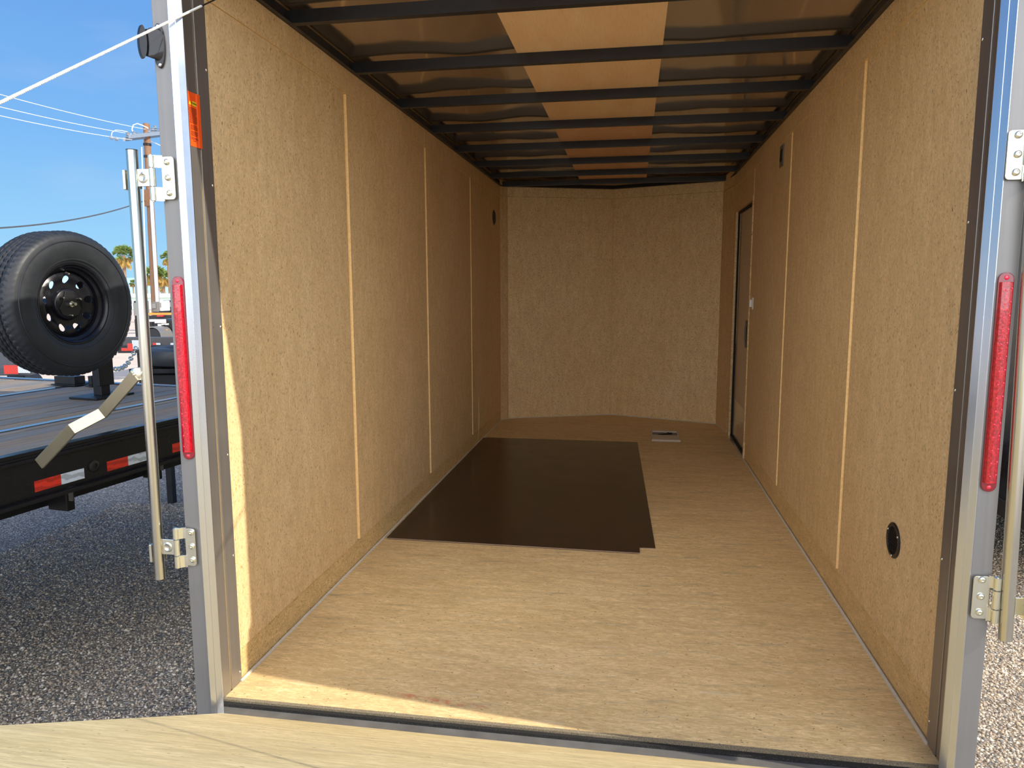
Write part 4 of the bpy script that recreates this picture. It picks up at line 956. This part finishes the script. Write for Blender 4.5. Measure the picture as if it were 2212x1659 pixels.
# ------------------------------------------------------------------ palms
def palm(u, v, crown_px, base_v, d, lab, seed):
    r = random.Random(seed); c_ = atd(u, v, d); R = crown_px * d / F_PX
    t = thing('palm_tree', lab, 'tree', (c_.x, c_.y, 0), 'fan palms on the horizon')
    obj('trunk', MB().tube([(c_.x, c_.y, 0), (c_.x, c_.y, c_.z * .6), (c_.x, c_.y, c_.z)], [R * .17, R * .13, R * .15], 10), M['trunk'], t, smooth=True)
    def fan(mb, az, el, L, droop):
        d_ = Vector((math.cos(az) * math.cos(el), math.sin(az) * math.cos(el), math.sin(el))); s_ = Vector((-math.sin(az), math.cos(az), 0)); n_ = d_.cross(s_)
        p0 = c_ + d_ * L * .08; p1 = c_ + d_ * L * .5; mb.tube([p0, p1], L * .012, 4)
        for k in range(-5, 6):
            a = k * .24; dd = (d_ * math.cos(a) + s_ * math.sin(a)); e = p1 + dd * L * .5 + Vector((0, 0, -droop * L * (.25 + .1 * abs(k)))); m2 = p1 + dd * L * .28 + n_ * .01; w_ = s_ * math.cos(a) * L * .028 - d_ * math.sin(a) * L * .028
            mb.add([p1, m2 - w_, e, m2 + w_], [(0, 1, 2), (0, 2, 3)])
    g_ = MB(); b2_ = MB()
    for k in range(34): fan(g_, r.uniform(0, 6.28), r.uniform(-.25, 1.45), R * r.uniform(.85, 1.1), r.uniform(.2, .6))
    for k in range(22): fan(b2_, r.uniform(0, 6.28), r.uniform(-1.2, -.35), R * r.uniform(.6, .95), r.uniform(.5, 1.0))
    obj('crown', g_, M['frond'], t, kind='stuff'); obj('dry_skirt', b2_, M['dead'], t, kind='stuff')
palm(266, 552, 27, 640, 95, 'tall fan palm rising behind the top right of the spare tyre', 1)
palm(334, 590, 24, 640, 100, 'yellowish fan palm directly behind the utility pole', 2)
palm(352, 600, 22, 640, 110, 'full fan palm between the utility pole and the left post', 3)
palm(362, 556, 18, 640, 105, 'high fan palm mostly hidden by the left post', 4)
palm(287, 612, 10, 640, 170, 'tiny distant palm between the spare tyre and the zinc pipe', 5)
palm(316, 606, 13, 640, 150, 'small distant palm just left of the utility pole', 6)
palm(348, 622, 9, 640, 190, 'tiniest distant palm low beside the utility pole', 7)

# ------------------------------------------------------------------ right neighbour: black enclosed trailer
RX = 3.35
RTB = thing('black_enclosed_trailer', 'glossy black enclosed trailer standing on the right edge of the photo', 'trailer', (RX + 1, 3.8, 0))
obj('body', MB().box(RX, RX + 2.1, 2.15, 8.5, .50, 2.2), M['black_paint'], RTB, bev=.02)
obj('lower_rail', MB().box(RX - .01, RX + .02, 2.16, 8.5, .42, .52), M['black_metal'], RTB, bev=.003)
for y in (3.2, 4.05):
    q = MB().lathe([(.19, 0), (.33, 0), (.36, .03), (.36, .19), (.33, .22), (.19, .22)], (RX - .12, y, .37), (1, 0, 0), 40, close=True); tt_ = obj('tyre', q, M['rubber'], RTB, smooth=True)
    q = MB().lathe([(.19, .02), (.17, .04), (.06, .05), (1e-5, .05)], (RX - .12, y, .37), (1, 0, 0), 28); obj('rim', q, M['aluminium'], RTB, smooth=True)
q = MB().prism([(RX - .14, y_, z_) for y_, z_ in ((2.7, .60), (2.85, .80), (4.4, .80), (4.55, .60), (4.5, .60), (4.37, .76), (2.88, .76), (2.75, .60))], (.14, 0, 0)); obj('fender', q, M['black_paint'], RTB, bev=.004)
for o_ in bpy.data.objects:
    if o_.get('kind') == 'structure' and 'label' in o_: del o_['label']
